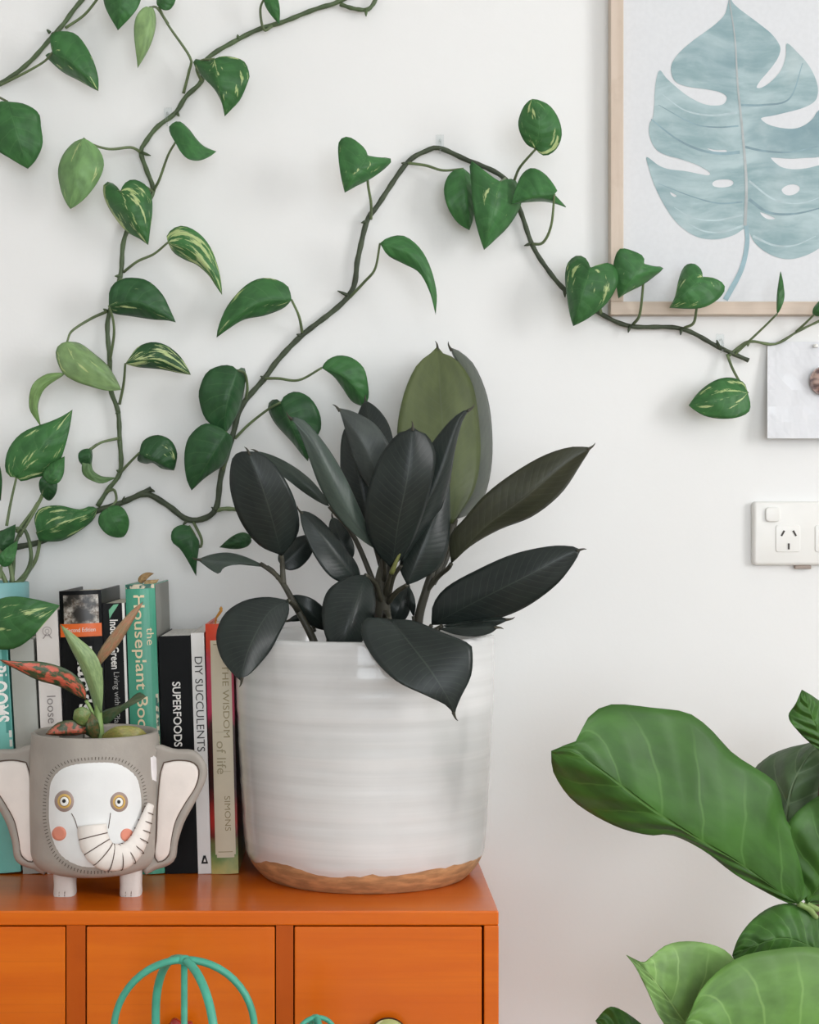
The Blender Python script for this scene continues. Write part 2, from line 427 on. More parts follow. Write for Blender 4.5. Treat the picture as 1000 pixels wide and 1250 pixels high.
def leaf(root, base, tip, A, B, shape='heart', bow=0.0, d0=None, d1=None, col=(60, 100, 60), vari=0.0, mat=None,
         arch=-0.010, eA=None, eB=None, wave=(0.0, 3.0), mid=None, n=18, m=6, dmax=None, th=0.0006, cup=0.0, name='leaf', sub=None):
    b2, t2 = Vector((base[0], base[1])), Vector((tip[0], tip[1]))
    u = (t2 - b2); Lp = u.length; u = u / Lp; nv = Vector((u.y, -u.x))
    if mid is None:
        mid = [b2, b2.lerp(t2, .25) + nv * bow * .75, b2.lerp(t2, .5) + nv * bow, b2.lerp(t2, .75) + nv * bow * .75, t2] if bow else [b2, t2]
    else: mid = [b2] + [Vector(q) for q in mid] + [t2]
    mc = catmull(mid, 60)
    def midat(s):
        if s <= 0: return b2 + (mc[1] - mc[0]).normalized() * (s * Lp)
        f = min(s, 1) * 60; i = min(int(f), 59); return mc[i].lerp(mc[i + 1], f - i)
    def chain(w, sg):
        if isinstance(w, (int, float)):
            pts = []
            for (s, q) in PROF[shape]:
                i = max(0, min(58, int(max(s, 0) * 59))); tg = (mc[i + 1] - mc[i]).normalized()
                pts.append(midat(s) + Vector((tg.y, -tg.x)) * sg * q * w)
            return catmull(pts, n), float(w)
        pts = [b2] + [Vector(q) for q in w] + [t2]
        wd_ = max(min((Vector(q) - p).length for p in mc) for q in w)
        return catmull(pts, n), wd_
    cA, wA = chain(A, 1); cB, wB = chain(B, -1)
    ms = [midat(i / n) for i in range(n + 1)]
    sc = d0 / F
    wm = max(wA, wB)
    def side_e(w, e):
        if e is not None: return e
        return 0.8 * math.sqrt(max(0, wm * wm - w * w)) * sc + 0.18 * w * sc
    EA, EB = side_e(wA, eA), side_e(wB, eB)
    vs, uv, fs = [], [], []
    W2 = 2 * m + 1
    ph = random.random() * 6.28
    for i in range(n + 1):
        s = i / n
        dm = d0 + (d1 - d0) * s + arch * 4 * s * (1 - s)
        for j in range(-m, m + 1):
            t = abs(j) / m; ch = cA if j >= 0 else cB; E = EA if j >= 0 else EB
            q = ms[i].lerp(ch[i], t)
            wl = (ch[i] - ms[i]).length / max(1e-6, (wA if j >= 0 else wB))
            d = dm + E * t ** 1.4 * min(1.0, wl) + cup * t * t * wl + wave[0] * math.sin(wave[1] * 2 * PI * s + ph + (1.3 if j > 0 else 0)) * t * t * min(1, wl)
            if dmax is not None: d = min(d, dmax)
            vs.append(P(q.x, q.y, d)); uv.append((s, 0.5 + 0.5 * j / m))
    for i in range(n):
        for j in range(W2 - 1):
            a = i * W2 + j
            fs.append((a, a + 1, a + W2 + 1, a + W2))
    o = mesh_obj(name, vs, fs, mat, root, True, uv)
    bm = bmesh.new(); bm.from_mesh(o.data); bmesh.ops.remove_doubles(bm, verts=bm.verts, dist=2e-6); bmesh.ops.recalc_face_normals(bm, faces=bm.faces); bm.to_mesh(o.data); bm.free()
    c = lin(col); o.color = (c[0], c[1], c[2], vari)
    md = o.modifiers.new('thickness', 'SOLIDIFY'); md.thickness = th; md.offset = 0
    return o
def ppath(pts, da, db):
    n = len(pts) - 1
    return [P(p[0], p[1], p[2] if len(p) > 2 else da + (db - da) * i / n) for i, p in enumerate(pts)]

# ------------------------------------------------------------------ trailing pothos
VD = W - .008
POT_B = P(0, 782, 1.693).z + .0008
pothos = thing('potted_pothos', (P(-22, 780, 1.765).x, 1.765, POT_B), 'long trailing pothos with heart-shaped leaves pinned up the white wall, rooted in teal pot', 'potted plant')
def vine(pts, r=.0032, r1=None, mat=None, d=VD, n=60, nodes=(), name='vine'):
    p3 = [P(q[0], q[1], q[2] if len(q) > 2 else d) for q in pts]
    p = catmull(p3, n)
    rad = [r + ((r1 or r) - r) * i / n + .00025 * math.sin(i * 1.7) for i in range(n + 1)]
    parts = [tube_geo(p, rad, 8)]
    for (nx, ny, ax, ay) in nodes:      # small aerial-root stubs at the nodes
        a = P(nx, ny, d - .001); b = P(nx + ax, ny + ay, d - .004)
        parts.append(tube_geo([a, a.lerp(b, .6), b], [.0022, .0016, .0005], 6))
    V_, F_ = join_geo(parts)
    return mesh_obj(name, V_, F_, mat or M['vine'], pothos, True)
# main stems
vine([(-25, 700, 1.765), (-12, 684, 1.79), (0, 673, 1.81), (20, 668, 1.825), (50, 661), (85, 642), (118, 624), (148, 614), (185, 597)], .0034, mat=M['vine'], nodes=[(150, 613, 2, -7), (184, 598, 5, 2)])
vine([(170, 604), (183, 604), (205, 617), (232, 635), (262, 624), (270, 580), (284, 532), (295, 496), (323, 462), (339, 440), (368, 410), (426, 361), (437, 315), (448, 270), (461, 251), (496, 200), (521, 184), (537, 181), (567, 194), (615, 217), (635, 257), (649, 297), (665, 324), (691, 355), (730, 381), (769, 398), (831, 401), (878, 424), (914, 440)],
     .0034, .0026, n=200, nodes=[(264, 623, -6, -4), (228, 636, -5, 5), (323, 462, -5, -3), (368, 410, -6, -2), (426, 361, -14, -6), (448, 270, -7, 2), (496, 200, -6, -1), (649, 297, -9, 3), (689, 353, 1, 10), (769, 398, -2, 8), (832, 400, -1, 9), (880, 425, 10, 4), (878, 424, -3, -9)])
vine([(119, 618), (131, 599), (147, 575), (146, 535), (144, 502), (135, 475), (134, 441), (131, 401), (134, 381), (147, 337), (150, 300), (157, 278), (172, 256), (187, 234), (179, 208), (172, 186), (178, 173), (192, 155), (214, 138), (227, 118), (246, 99), (253, 72), (291, 48), (318, 35), (345, 27), (375, 15), (392, 9), (413, 2), (440, -18), (430, -70), (300, -110), (180, -80), (103, -3), (77, 30), (61, 48), (40, 72), (19, 90), (0, 102), (-40, 125)],
     .0027, .0026, mat=M['vine_green'], n=260, nodes=[(147, 535, -3, 3), (146, 502, -5, 3), (147, 576, -5, -2), (147, 337, -7, 0), (131, 380, -5, -3), (172, 186, 12, 4), (216, 138, 3, 4), (291, 47, -1, -5), (61, 40, -4, -4), (64, 42, 3, -3)])
vine([(415, 5), (430, 10), (447, 12), (455, 6), (462, -8)], .0024, mat=M['vine_green'], nodes=[(447, 12, 0, 8)], n=20)
vine([(890, 434), (914, 417), (946, 420), (975, 404), (1000, 392), (1025, 380)], .0018, .0012, mat=M['petiole'], n=24, nodes=[(914, 417, -1, 6)])
vine([(264, 623), (275, 621), (290, 622)], .0024, mat=M['petiole'], n=8)

G_MID, G_DK, G_LT, G_PALE, G_YEL = (62, 112, 62), (38, 70, 46), (88, 138, 74), (134, 164, 112), (120, 160, 84)
def pl(base, tip, A, B, shape='heart', col=G_MID, vari=0.35, pet=(), dz=.045, dt=None, bow=0.0, arch=-.010, eA=None, eB=None, mid=None, pr=.0014, pd=None, dm=.004, wave=(.0025, 2.0)):
    d0 = W - dz; d1 = W - (dt if dt is not None else dz * 0.8)
    if col[1] < 90: col = (46, 84, 50)               # darker green leaf
    elif col[1] < 140 and col[0] < 95: col = (62, 110, 62)   # full-grown leaf
    jit = random.uniform(.95, 1.05); c = tuple(max(0, min(255, v * jit)) for v in col)
    o = leaf(pothos, base, tip, A, B, shape, bow, d0, d1, c, vari, M['pothos'], arch, eA, eB, wave, mid, dmax=W - dm)
    if pet:
        pts = list(pet) + [base]
        p3 = ppath(pts, pd if pd else VD - .001, d0 + .001)
        vs, fs = tube_geo(catmull(p3, 20), [pr * (1.25 - .35 * i / 20) for i in range(21)], 8)
        mesh_obj('petiole', vs, fs, M['petiole'], o, True)
    return o
# vine over the top left corner; outlines follow each leaf as it hangs
def tl(base, tip, A, B, **k): return pl(base, tip, A, B, **k)
tl((64, 64), (120, 111), [(62, 54), (62, 42), (77, 38), (93, 42), (106, 58), (115, 77), (120, 96)], [(56, 66), (59, 72), (77, 88), (96, 98), (112, 107)], pet=[(0, 104), (32, 88), (54, 75)], col=(52, 98, 56), vari=.42, mid=[(84, 74), (104, 92)])
pl((150, -22), (144, 37), 24, 22, 'ovate', pet=[(80, 34), (102, 19), (118, 0), (135, -24)], col=G_MID, vari=.2)
pl((183, 9), (168, 83), 9, 17, 'ovate', col=G_PALE, vari=.15, pet=[(205, 29), (192, 10)], bow=3)
pl((194, 8), (217, -14), 9, 12, 'ovate', col=G_MID, pet=[(224, 114), (231, 86), (232, 70), (205, 30)], vari=.1)
tl((262, 72), (274.5, 142), [(269, 69), (281, 69), (298, 75), (304.6, 91), (302, 102), (293, 122), (282, 134)], [(253, 75), (240, 72), (236, 76), (244, 90), (262, 109), (272, 128)], col=(64, 112, 66), vari=.5, pet=[(246, 99), (240, 84), (246, 74)])
tl((9, 124), (34, 206), [(30, 127), (47, 138), (50, 155), (52, 176), (44, 195)], [(-5, 126), (-16, 150), (-9, 178), (15, 195)], col=(66, 116, 66), vari=.15, pet=[(-30, 112), (-8, 116)])
tl((102, 169), (86, 255), [(112, 174), (123, 186), (127, 202), (120, 221), (106, 240), (93, 251)], [(90, 174), (77, 189), (71, 208), (74, 230), (80, 246)], col=(118, 156, 102), vari=.40, pet=[(172, 186), (160, 180), (134, 182), (112, 176)])
tl((147, 234), (181, 299), [(152, 224), (163, 219), (178, 226), (185, 240), (186, 259), (183, 282)], [(141, 226), (131, 222), (126, 228), (128, 243), (138, 262), (154, 282), (170, 291)], col=(50, 100, 56), vari=.60, pet=[(187, 234), (170, 226)])
tl((214, 174), (264, 185), [(208, 163), (207, 154), (218, 148), (230, 157), (240, 170), (248, 178), (256, 182)], [(221, 186), (230, 194), (243, 196), (256, 191)], col=(76, 112, 74), vari=.15, pet=[(188, 232), (195, 218), (205, 190)], eA=.012, eB=-.006)
pl((327, -8), (341, 30), 9, 8, 'ovate', col=(74, 118, 66), vari=.1, pet=[(332, 32), (322, 36), (318, 10)], dz=.03)
tl((205, 296), (271, 360), [(204, 287), (213, 278), (226, 276), (243, 285), (257, 302), (266, 325), (270, 345)], [(212, 308), (226, 317), (240, 323), (254, 335), (263, 348)], col=(46, 94, 54), vari=.72, mid=[(232, 304), (256, 330)], pet=[(151, 332), (168, 319), (188, 310)])
tl((133, 373), (214.5, 393.5), [(134, 354), (144.5, 342), (161, 339), (181, 343), (198, 359), (208, 379)], [(138, 382), (161, 386), (188, 390), (205, 391)], col=(42, 84, 52), vari=.42, mid=[(165, 368), (195, 381)], pet=[(134, 441), (139, 410), (138, 390)])
tl((82, 417), (148, 476), [(97, 419), (114, 431), (131, 446), (143, 465)], [(72, 421), (68, 433), (75.6, 454), (91, 465), (111, 472), (131, 477)], col=(132, 162, 110), vari=.40, pet=[(131, 380), (111, 389), (88, 404)])
pl((79, 456), (50, 521), 6, 9, 'lance', col=(122, 154, 96), vari=.2, bow=-22, pet=[(134, 446), (105, 452)])
tl((153, 444), (233, 457.5), [(158, 437), (168, 424), (185, 417.6), (202, 421), (218, 433), (228.5, 448)], [(168, 448), (195, 450.5), (218, 455)], col=(38, 80, 50), vari=.72, mid=[(190, 437), (215, 447)], pet=[(146, 493), (151, 468)])
tl((20, 583), (88.5, 500), [(11, 581), (6, 570), (11, 547), (29, 527), (63, 514), (78, 507)], [(27, 587.5), (42.6, 583), (60, 579), (72, 565), (79.5, 545), (85, 522.6)], col=(80, 126, 74), vari=.42, pet=[(8, 642, 1.80), (13, 614, 1.80)], dz=.05, dt=.05, pd=1.79)
pl((57, 588), (79, 557), 10, 13, 'ovate', col=(92, 138, 80), vari=.2, pet=[(20, 650, 1.79), (46, 614, 1.79)], dz=.065, pd=1.78)
pl((58, 580), (60, 611), 11, 11, 'round', col=(44, 76, 48), vari=.05, pet=[(24, 655, 1.79), (50, 610, 1.79), (56, 590, 1.79)], dz=.06, pd=1.78)
pl((45, 650), (119, 621), [(42, 632), (50, 620), (72, 617), (96, 622), (110, 618)], [(48, 660), (60, 661), (78, 659), (100, 646), (114, 634)], col=(78, 126, 70), vari=.55, pet=[(50, 661, W - .012)], dz=.03, dt=.014)
pl((130, 621), (151, 655), 18, 18, 'round', col=(78, 122, 74), vari=0.0, pet=[(129, 601), (139, 598), (142, 610), (136, 618)], dz=.03)
pl((112, 548), (142, 583), 4, 9, 'lance', col=(96, 126, 84), vari=.1, bow=-20, pet=[(145, 535), (124, 540)])
pl((110, 548), (109, 572), 3, 14, 'round', col=(36, 62, 42), vari=0, dz=.05, pet=[(118, 543, W - .03)])
tl((170, 553), (212.5, 574), [(175, 538), (191.5, 531), (208, 537), (216, 552), (215, 565)], [(168, 562), (178, 566), (187, 565), (198, 572)], col=(40, 74, 50), vari=.45, pet=[(147, 577), (158, 565)])
tl((290, 452), (275, 530), [(296.6, 448), (300, 455), (298, 476), (292, 501), (281, 521)], [(284, 447), (271, 446), (253, 454), (244, 473), (243, 487), (250, 510), (263, 522)], col=(27, 52, 32), vari=.05, mid=[(280, 480), (275, 508)], pet=[(300, 488), (302, 473), (299, 456)])
tl((276, 527), (234, 598.5), [(284, 535), (281, 552), (274, 567), (262, 575), (248, 585)], [(267, 521), (250, 517), (234, 529), (227, 543), (225, 563), (228, 585)], col=(34, 60, 38), vari=.1, pet=[(272, 575), (280, 548)], dz=.055)
tl((231, 642), (239.5, 703), [(236, 650), (243, 661), (242, 674), (240, 690)], [(220, 641), (210, 648), (210, 661), (220, 670), (229, 684)], col=(36, 64, 40), vari=.05, pet=[(236, 637), (246, 658), (244, 668), (237, 652)], dz=.04, eA=.006)
tl((343, 491), (376, 563), [(348, 483), (362, 478), (379, 486), (390, 504), (392, 521), (388, 532), (379, 552)], [(337, 487), (329, 491), (328, 501), (337, 518), (357, 540), (368, 554)], col=(30, 57, 37), vari=.1, pet=[(287, 535), (304, 518), (327, 500)])
tl((393, 449), (446, 497), [(399, 440), (413, 434), (430, 437), (444, 449), (449, 468), (450, 484)], [(407, 459), (418, 473), (430, 490)], col=(62, 96, 62), vari=.1, mid=[(418, 458), (436, 476)], pet=[(323, 462), (340, 462), (365, 464)], dz=.05)
tl((356, 366), (264.5, 412), [(346, 376), (323, 385), (298, 390), (278, 402)], [(352, 350), (336, 341), (317, 340), (298, 350), (278, 373), (267, 398)], col=(48, 94, 56), vari=.38, mid=[(318, 368), (286, 390)], pet=[(369, 406), (365, 386)])
tl((464, 297), (532, 384), [(474, 290), (493, 288), (512, 302), (525, 325), (533, 357)], [(474, 312), (493, 322), (512, 333), (525, 357)], col=(68, 106, 72), vari=.1, mid=[(500, 309), (521, 338)], pet=[(427, 363), (445, 344), (458, 328)], dz=.06, dt=.05)
tl((449, 190), (421, 235), [(461, 192), (475, 193), (478, 197), (467, 208), (451, 219), (435, 227)], [(445, 181), (432, 170), (422, 167), (414, 173), (413, 190), (416, 213)], col=(72, 116, 70), vari=.38, pet=[(453, 267), (453, 248), (449, 222)], dz=.075, dt=.07)
tl((566, 206), (573, 281), [(575, 215), (580, 240), (578, 265)], [(556, 207), (547, 215), (542, 232), (547, 254), (559, 272)], col=(60, 94, 62), vari=.1, pet=[(498, 199), (520, 202), (541, 208)], dz=.03)
tl((611, 222), (591, 305), [(618, 219), (629, 220), (636, 237), (635, 253), (621, 276), (604, 293)], [(600, 215), (586, 204), (574, 197), (575, 220), (577, 246), (580, 268), (586, 290)], col=(64, 116, 62), vari=.3, pet=[(617, 218)], dz=.05)
tl((677, 237), (624, 249), [(692, 254), (686, 251), (665, 246), (640, 247)], [(680, 232), (666, 213), (650, 205), (638, 212), (631, 226), (626, 243)], col=(68, 110, 68), vari=.15, mid=[(652, 240)], pet=[(649, 298), (663, 296), (673, 275)], dz=.06, arch=-.004)
tl((654, 182), (650, 121), [(643, 176), (635, 162), (633, 148), (639, 131), (646, 123)], [(660, 188), (668, 190), (680, 181), (686, 164), (682, 145), (671, 129), (657, 122)], col=(74, 124, 66), vari=.5, mid=[(659, 150)], pet=[(628, 220), (635, 204)], dz=.07, dt=.08)
tl((721, 327), (700, 398), [(728, 324), (744, 321), (753, 330), (754, 347), (741, 370), (719, 388)], [(716, 316), (705, 312), (694, 320), (690, 336), (692, 359), (696, 384)], col=(80, 136, 70), vari=.38, pet=[(734, 383), (728, 352)], dz=.06, dm=.024)
tl((786, 322), (755, 364), [(798, 325), (810, 327), (798, 338), (784, 348), (766, 357)], [(786, 314), (777, 308), (759, 303), (752, 311), (749, 327), (752, 345)], col=(88, 134, 76), vari=.3, pet=[(773, 396), (781, 384), (785, 350)], dz=.06, dm=.024)
tl((858, 338), (817.5, 375.5), [(870, 339), (882, 345), (885, 354), (876, 366), (860, 375), (842, 377)], [(856, 329), (847, 322), (836, 325), (829, 341), (824, 363)], col=(76, 134, 62), vari=.48, pet=[(836, 400), (847, 394), (851, 374)], dz=.05, dm=.024)
tl((913, 480), (841, 495), [(916, 492), (914, 503), (899, 510), (878, 511), (860, 507.5), (847, 500)], [(908, 467), (892, 461), (874, 464), (856, 476), (845, 489)], col=(72, 128, 58), vari=.5, pet=[(888, 433), (894, 449), (902, 464)], dz=.035, dt=.03)
pl((949, 383), (953, 331), 2, 7, 'lance', col=(84, 124, 72), vari=.1, pet=[(897, 433), (914, 417), (934, 398)], dz=.04, pr=.0012)
pl((994, 384), (1010, 360), 5, 9, 'ovate', col=(84, 128, 72), vari=.1, pet=[(972, 405), (984, 394)], dz=.035, pr=.0012)
pl((306, 657), (268, 668), 9, 10, 'ovate', col=(44, 74, 50), vari=0, pet=[(288, 622), (302, 636)], dz=.03)
# leaves round the pot itself
pl((-28, 765), (73, 739), [(-18, 742), (0, 731), (20, 728), (45, 732)], [(-22, 786), (2, 793), (22, 790), (40, 777), (55, 760)], col=(56, 100, 56), vari=.42, pet=[(-14, 716, 1.765), (-30, 722, 1.70), (-36, 745, 1.665)], dz=W - 1.655, dt=W - 1.645, arch=-.012, eA=.004, eB=.006)
pl((-10, 560), (1, 612), 8, 8, 'ovate', col=(36, 64, 42), vari=0, pet=[(-14, 700, 1.775), (-20, 640, 1.78)], pd=1.77, dz=.06)
pl((-4, 676), (19, 640), 14, 12, 'ovate', col=(52, 84, 50), vari=.1, pet=[(-8, 705, 1.77)], pd=1.77, dz=.07)
pl((2, 690), (22, 660), 9, 9, 'ovate', col=(70, 100, 58), vari=.2, pet=[(0, 706, 1.76)], pd=1.76, dz=.085)
pl((-18, 660), (-2, 632), 10, 10, 'ovate', col=(66, 104, 58), vari=.2, pet=[(-10, 706, 1.77)], pd=1.77, dz=.07)
# bare stems rising out of the teal pot
for pts, mt in (([(16, 712, 1.76), (12, 690, 1.765), (2, 676, 1.77), (-14, 660, 1.78)], 'petiole'), ([(14, 713, 1.765), (16, 692, 1.77), (20, 660, 1.79), (46, 614, 1.80)], 'vine_green'),
                ([(20, 713, 1.76), (34, 696, 1.775), (38, 676, 1.785), (32, 650, 1.79), (22, 645, 1.79), (0, 650, 1.78)], 'vine_green'), ([(33, 700, 1.80), (44, 682, 1.82), (49, 660, 1.835)], 'petiole'),
                ([(8, 713, 1.76), (0, 696, 1.765), (-12, 684, 1.77)], 'petiole'), ([(18, 712, 1.75), (28, 708, 1.76), (38, 692, 1.80)], 'vine_green')):
    tube('stem', [P(*q) for q in pts], .0026, M[mt], pothos, 20, 8, .0020)

# ------------------------------------------------------------------ rubber plant in the white pot
PD = 1.705
pcx = (445.5 - CX) * PD / F
rubber = thing('potted_rubber_plant', (pcx, PD, CT), 'dark-leaved rubber plant in large glossy white pot with bare clay foot', 'potted plant')
def glaze_mat():
    t = NT('white_glaze'); v = t.coord('Object')
    rings = t.noise(t.coord('Object', (1.2, 1.2, 46)), 1.0, 4, 0.6)
    blot = t.noise(v, 9, 4)
    c = t.mix(t.smooth(rings, 0.35, 0.65), lin4((210, 210, 208)), lin4((225, 224, 222)))
    c = t.mix(t.math('MULTIPLY', t.smooth(blot, 0.45, 0.75), 0.35), c, lin4((204, 204, 204)))
    t.base(c); t.set(Roughness=0.22, Specular_IOR_Level=0.5, Coat_Weight=0.6, Coat_Roughness=0.05)
    t.bump(rings, 0.14, 0.003)
    return t.m
M['glaze'] = glaze_mat()
M['clay'] = plain('bare_clay', (186, 142, 98), 0.7, 0.25, 45, 0.4, 160, stretch=(1, 1, 4))
PH = CT and (ZC - (784 - CY) * (PD - .133) / F) - CT
def edge_h(a):
    return .0215 + .0022 * math.sin(a + 2.2) + .007 * (mnoise.noise(Vector((math.cos(a) * 2.2, math.sin(a) * 2.2, 5.0)))) + .0022 * mnoise.noise(Vector((math.cos(a) * 11, math.sin(a) * 11, 1.0)))
def rp(z):   # outer radius at height z
    t = z / PH
    if z < .03: return .1065 + .0170 * (1 - (1 - z / .03) ** 2)
    r = .1235 + (.1335 - .1235) * min(1, ((z - .03) / (PH * .72))) ** .8
    return r + .00018 * math.sin(z * 150) + .00015 * math.sin(z * 330 + 1)
def pot_body():
    n = 128; zs = 60
    outer = []
    vs, fs = [], []
    for i in range(n):
        a = 2 * PI * i / n; h0 = edge_h(a)
        col = []
        for k in range(zs + 1):
            z = h0 + (PH - .004 - h0) * k / zs
            th = .0012 * min(1, k / 2.0)
            col.append((rp(z) + th, z))
        r_ = rp(PH) - .001
        col += [(r_ + .0010, PH - .0015), (r_ - .002, PH), (r_ - .006, PH - .001), (r_ - .009, PH - .006), (r_ - .010, PH - .05), (r_ - .012, PH - .09)]
        for (r, z) in col: vs.append((pcx + r * math.cos(a), PD + r * math.sin(a), CT + z))
    m = len(vs) // n
    for i in range(n):
        j = (i + 1) % n
        for k in range(m - 1): fs.append((i * m + k, j * m + k, j * m + k + 1, i * m + k + 1))
    o = mesh_obj('planter', vs, fs, M['glaze'], rubber, True)
    return o
planter = pot_body()
def foot():
    n = 128; vs, fs = [], []
    zz = [0, .001, .003, .006, .010, .014, .018, .022, .028]
    for i in range(n):
        a = 2 * PI * i / n
        vs.append((pcx, PD, CT + .0002))
        vs.append((pcx + .100 * math.cos(a), PD + .100 * math.sin(a), CT + .0002))
        for z in zz: vs.append((pcx + rp(z) * math.cos(a), PD + rp(z) * math.sin(a), CT + z + .0003))
    m = len(zz) + 2
    for i in range(n):
        j = (i + 1) % n
        for k in range(m - 1): fs.append((i * m + k, j * m + k, j * m + k + 1, i * m + k + 1))
    o = mesh_obj('clay_foot', vs, fs, M['clay'], planter, True)
    bm = bmesh.new(); bm.from_mesh(o.data); bmesh.ops.remove_doubles(bm, verts=bm.verts, dist=1e-6); bm.to_mesh(o.data); bm.free()
    o['label'] = 'unglazed brown clay foot'
    return o
foot()
def soil_disc(c, r, z, parent, n=40):
    vs, fs = [], []
    rings = 8
    for k in range(rings + 1):
        for i in range(n):
            a = 2 * PI * i / n; rr = r * k / rings
            p = Vector((c[0] + rr * math.cos(a), c[1] + rr * math.sin(a), z))
            p.z += .004 * mnoise.noise(p * 40) + (.004 * (1 - k / rings))
            vs.append(p)
    for k in range(rings):
        for i in range(n):
            j = (i + 1) % n; fs.append((k * n + i, k * n + j, (k + 1) * n + j, (k + 1) * n + i))
    return mesh_obj('soil', vs, fs, M['soil'], parent, True)
soil_disc((pcx, PD), .1225, CT + PH - .035, rubber)

R_DK = R_TOP = (35, 42, 40)
def rl(base, tip, A, B, shape='ellip', col=R_DK, d0=1.70, d1=1.66, bow=0.0, arch=-.012, eA=None, eB=None, mid=None, stem=None, wave=(.002, 1.5), cup=0.0):
    under = min(col) >= 43 and col[1] >= 57          # paler leaves: undersides, and some with sheen put into the colour
    jit = random.uniform(.95, 1.05)
    col = tuple(v * jit for v in (col if under else R_TOP))
    o = leaf(rubber, base, tip, A, B, shape, bow, d0, d1, col, 0, M['rubber'], arch, eA, eB, wave, mid, n=22, m=7, dmax=W - .006, th=.0011, cup=cup)
    # drip tip
    dirp = (Vector(tip) - Vector(mid[-1] if mid else base)).normalized(); sd_ = Vector((dirp.y, -dirp.x)) * random.choice((-1, 1))
    q = [Vector(tip) - dirp * 5, Vector(tip), Vector(tip) + dirp * 4 + sd_ * .6, Vector(tip) + dirp * 7 + sd_ * 2.2]
    vs, fs = tube_geo(catmull([P(a.x, a.y, d1 - .0004) for a in q], 10), [.0020 * (1 - i / 10) ** .8 + .0002 for i in range(11)], 6, flat=.6)
    mesh_obj('drip_tip', vs, fs, M['rubber_stem'], o, True)
    return o
soil_y = 800
def rstem(leafo, pts, r=.0032, r1=.0022):
    vs, fs = tube_geo(catmull([P(*q) for q in pts], 18), [r + (r1 - r) * i / 18 for i in range(19)], 8)
    return mesh_obj('petiole', vs, fs, M['rubber_stem'], leafo, True)
# stems
tube('stem', [P(466, 815, 1.70), P(467, 760, 1.70), P(466, 715, 1.69), P(474, 680, 1.685)], .0115, M['rubber_stem'], rubber, 20, 12, .007)
tube('stem', [P(392, 815, 1.66), P(382, 780, 1.66), P(362, 742, 1.66), P(346, 713, 1.665), P(335, 700, 1.67), P(318, 688, 1.675)], .0046, M['rubber_stem'], rubber, 24, 8, .0022)
tube('stem', [P(508, 815, 1.72), P(511, 757, 1.72), P(520, 722, 1.72), P(527, 700, 1.72), P(531, 680, 1.725)], .0055, M['rubber_stem'], rubber, 24, 8, .004)
# back leaves
o = rl((552, 640), (534, 423), [(520, 625), (498, 585), (485, 535), (492, 485), (508, 447), (526, 431)], [(578, 600), (586, 560), (585, 520), (577, 470), (558, 440), (540, 431)], col=(82, 92, 58), d0=1.735, d1=1.79, arch=-.005, eA=-.010, eB=.015, mid=[(545, 570), (539, 500)])
rstem(o, [(528, 712, 1.72), (540, 680, 1.725), (552, 640, 1.735)], .004, .003)
o = rl((556, 634), (549, 424), [(578, 585), (580, 530), (575, 490), (564, 455), (553, 433)], [(582, 622), (596, 590), (601, 545), (596, 490), (580, 448), (562, 430)], col=(78, 84, 76), d0=1.745, d1=1.80, arch=0, eA=.012, eB=.028, mid=[(580, 590), (583, 540), (577, 490), (564, 450)])
rstem(o, [(528, 712, 1.725), (545, 680, 1.73), (556, 634, 1.745)], .004, .003)
o = rl((465, 585), (446, 489), 20, 24, col=(44, 50, 48), d0=1.74, d1=1.76); rstem(o, [(470, 690, 1.70), (468, 640, 1.72), (465, 585, 1.74)])
o = rl((452, 645), (424, 520), [(432, 630), (418, 590), (416, 550), (419, 528)], [(466, 610), (460, 560), (440, 525)], col=(24, 29, 28), d0=1.715, d1=1.735); rstem(o, [(468, 700, 1.70), (452, 645, 1.715)])
o = rl((470, 612), (412, 498), [(447, 590), (432, 560), (422, 525), (416, 505)], [(482, 575), (476, 545), (458, 518), (432, 503)], col=(70, 76, 74), d0=1.70, d1=1.69, mid=[(458, 572), (440, 535)], eA=.008, eB=.006); rstem(o, [(472, 690, 1.70), (470, 612, 1.70)])  # pale colour stands in for sheen on this leaf
o = rl((402, 618), (313, 551), 9, 9, 'ellip', col=(60, 70, 64), d0=1.70, d1=1.72, bow=-4); rstem(o, [(460, 720, 1.70), (432, 655, 1.70), (402, 618, 1.70)], .003)
o = rl((425, 684), (406, 632), 13, 13, 'round', col=(42, 52, 44), d0=1.75, d1=1.76); rstem(o, [(455, 745, 1.71), (438, 710, 1.73), (425, 684, 1.75)], .003)
# left group
o = rl((344, 678), (303, 551), [(316, 665), (293, 635), (281, 596), (283, 562), (292, 552)], [(362, 655), (365, 633), (357, 603), (340, 573), (320, 554)], col=(28, 33, 32), d0=1.665, d1=1.63, mid=[(330, 625), (316, 582)], eA=.006, eB=.008); rstem(o, [(346, 713, 1.665), (345, 695, 1.668), (344, 678, 1.665)])
o = rl((344, 690), (382, 655), 15, 17, 'round', col=(24, 29, 27), d0=1.685, d1=1.695, arch=0); rstem(o, [(346, 713, 1.668), (344, 690, 1.685)], .002)
o = rl((442, 716), (366, 624), [(408, 707), (385, 680), (370, 646)], [(436, 690), (418, 665), (395, 638), (378, 626)], col=(30, 38, 36), d0=1.68, d1=1.655, mid=[(412, 680), (385, 645)], eA=-.006, eB=.012); rstem(o, [(462, 745, 1.695), (455, 728, 1.69), (442, 716, 1.68)])
o = rl((326, 692), (241, 683), [(300, 688), (275, 692), (268, 700), (260, 697), (250, 690)], [(300, 680), (278, 675), (258, 677)], col=(50, 60, 54), d0=1.675, d1=1.67, arch=0, eA=-.004, eB=.006); rstem(o, [(340, 706, 1.667), (333, 697, 1.672), (326, 692, 1.675)], .0024)
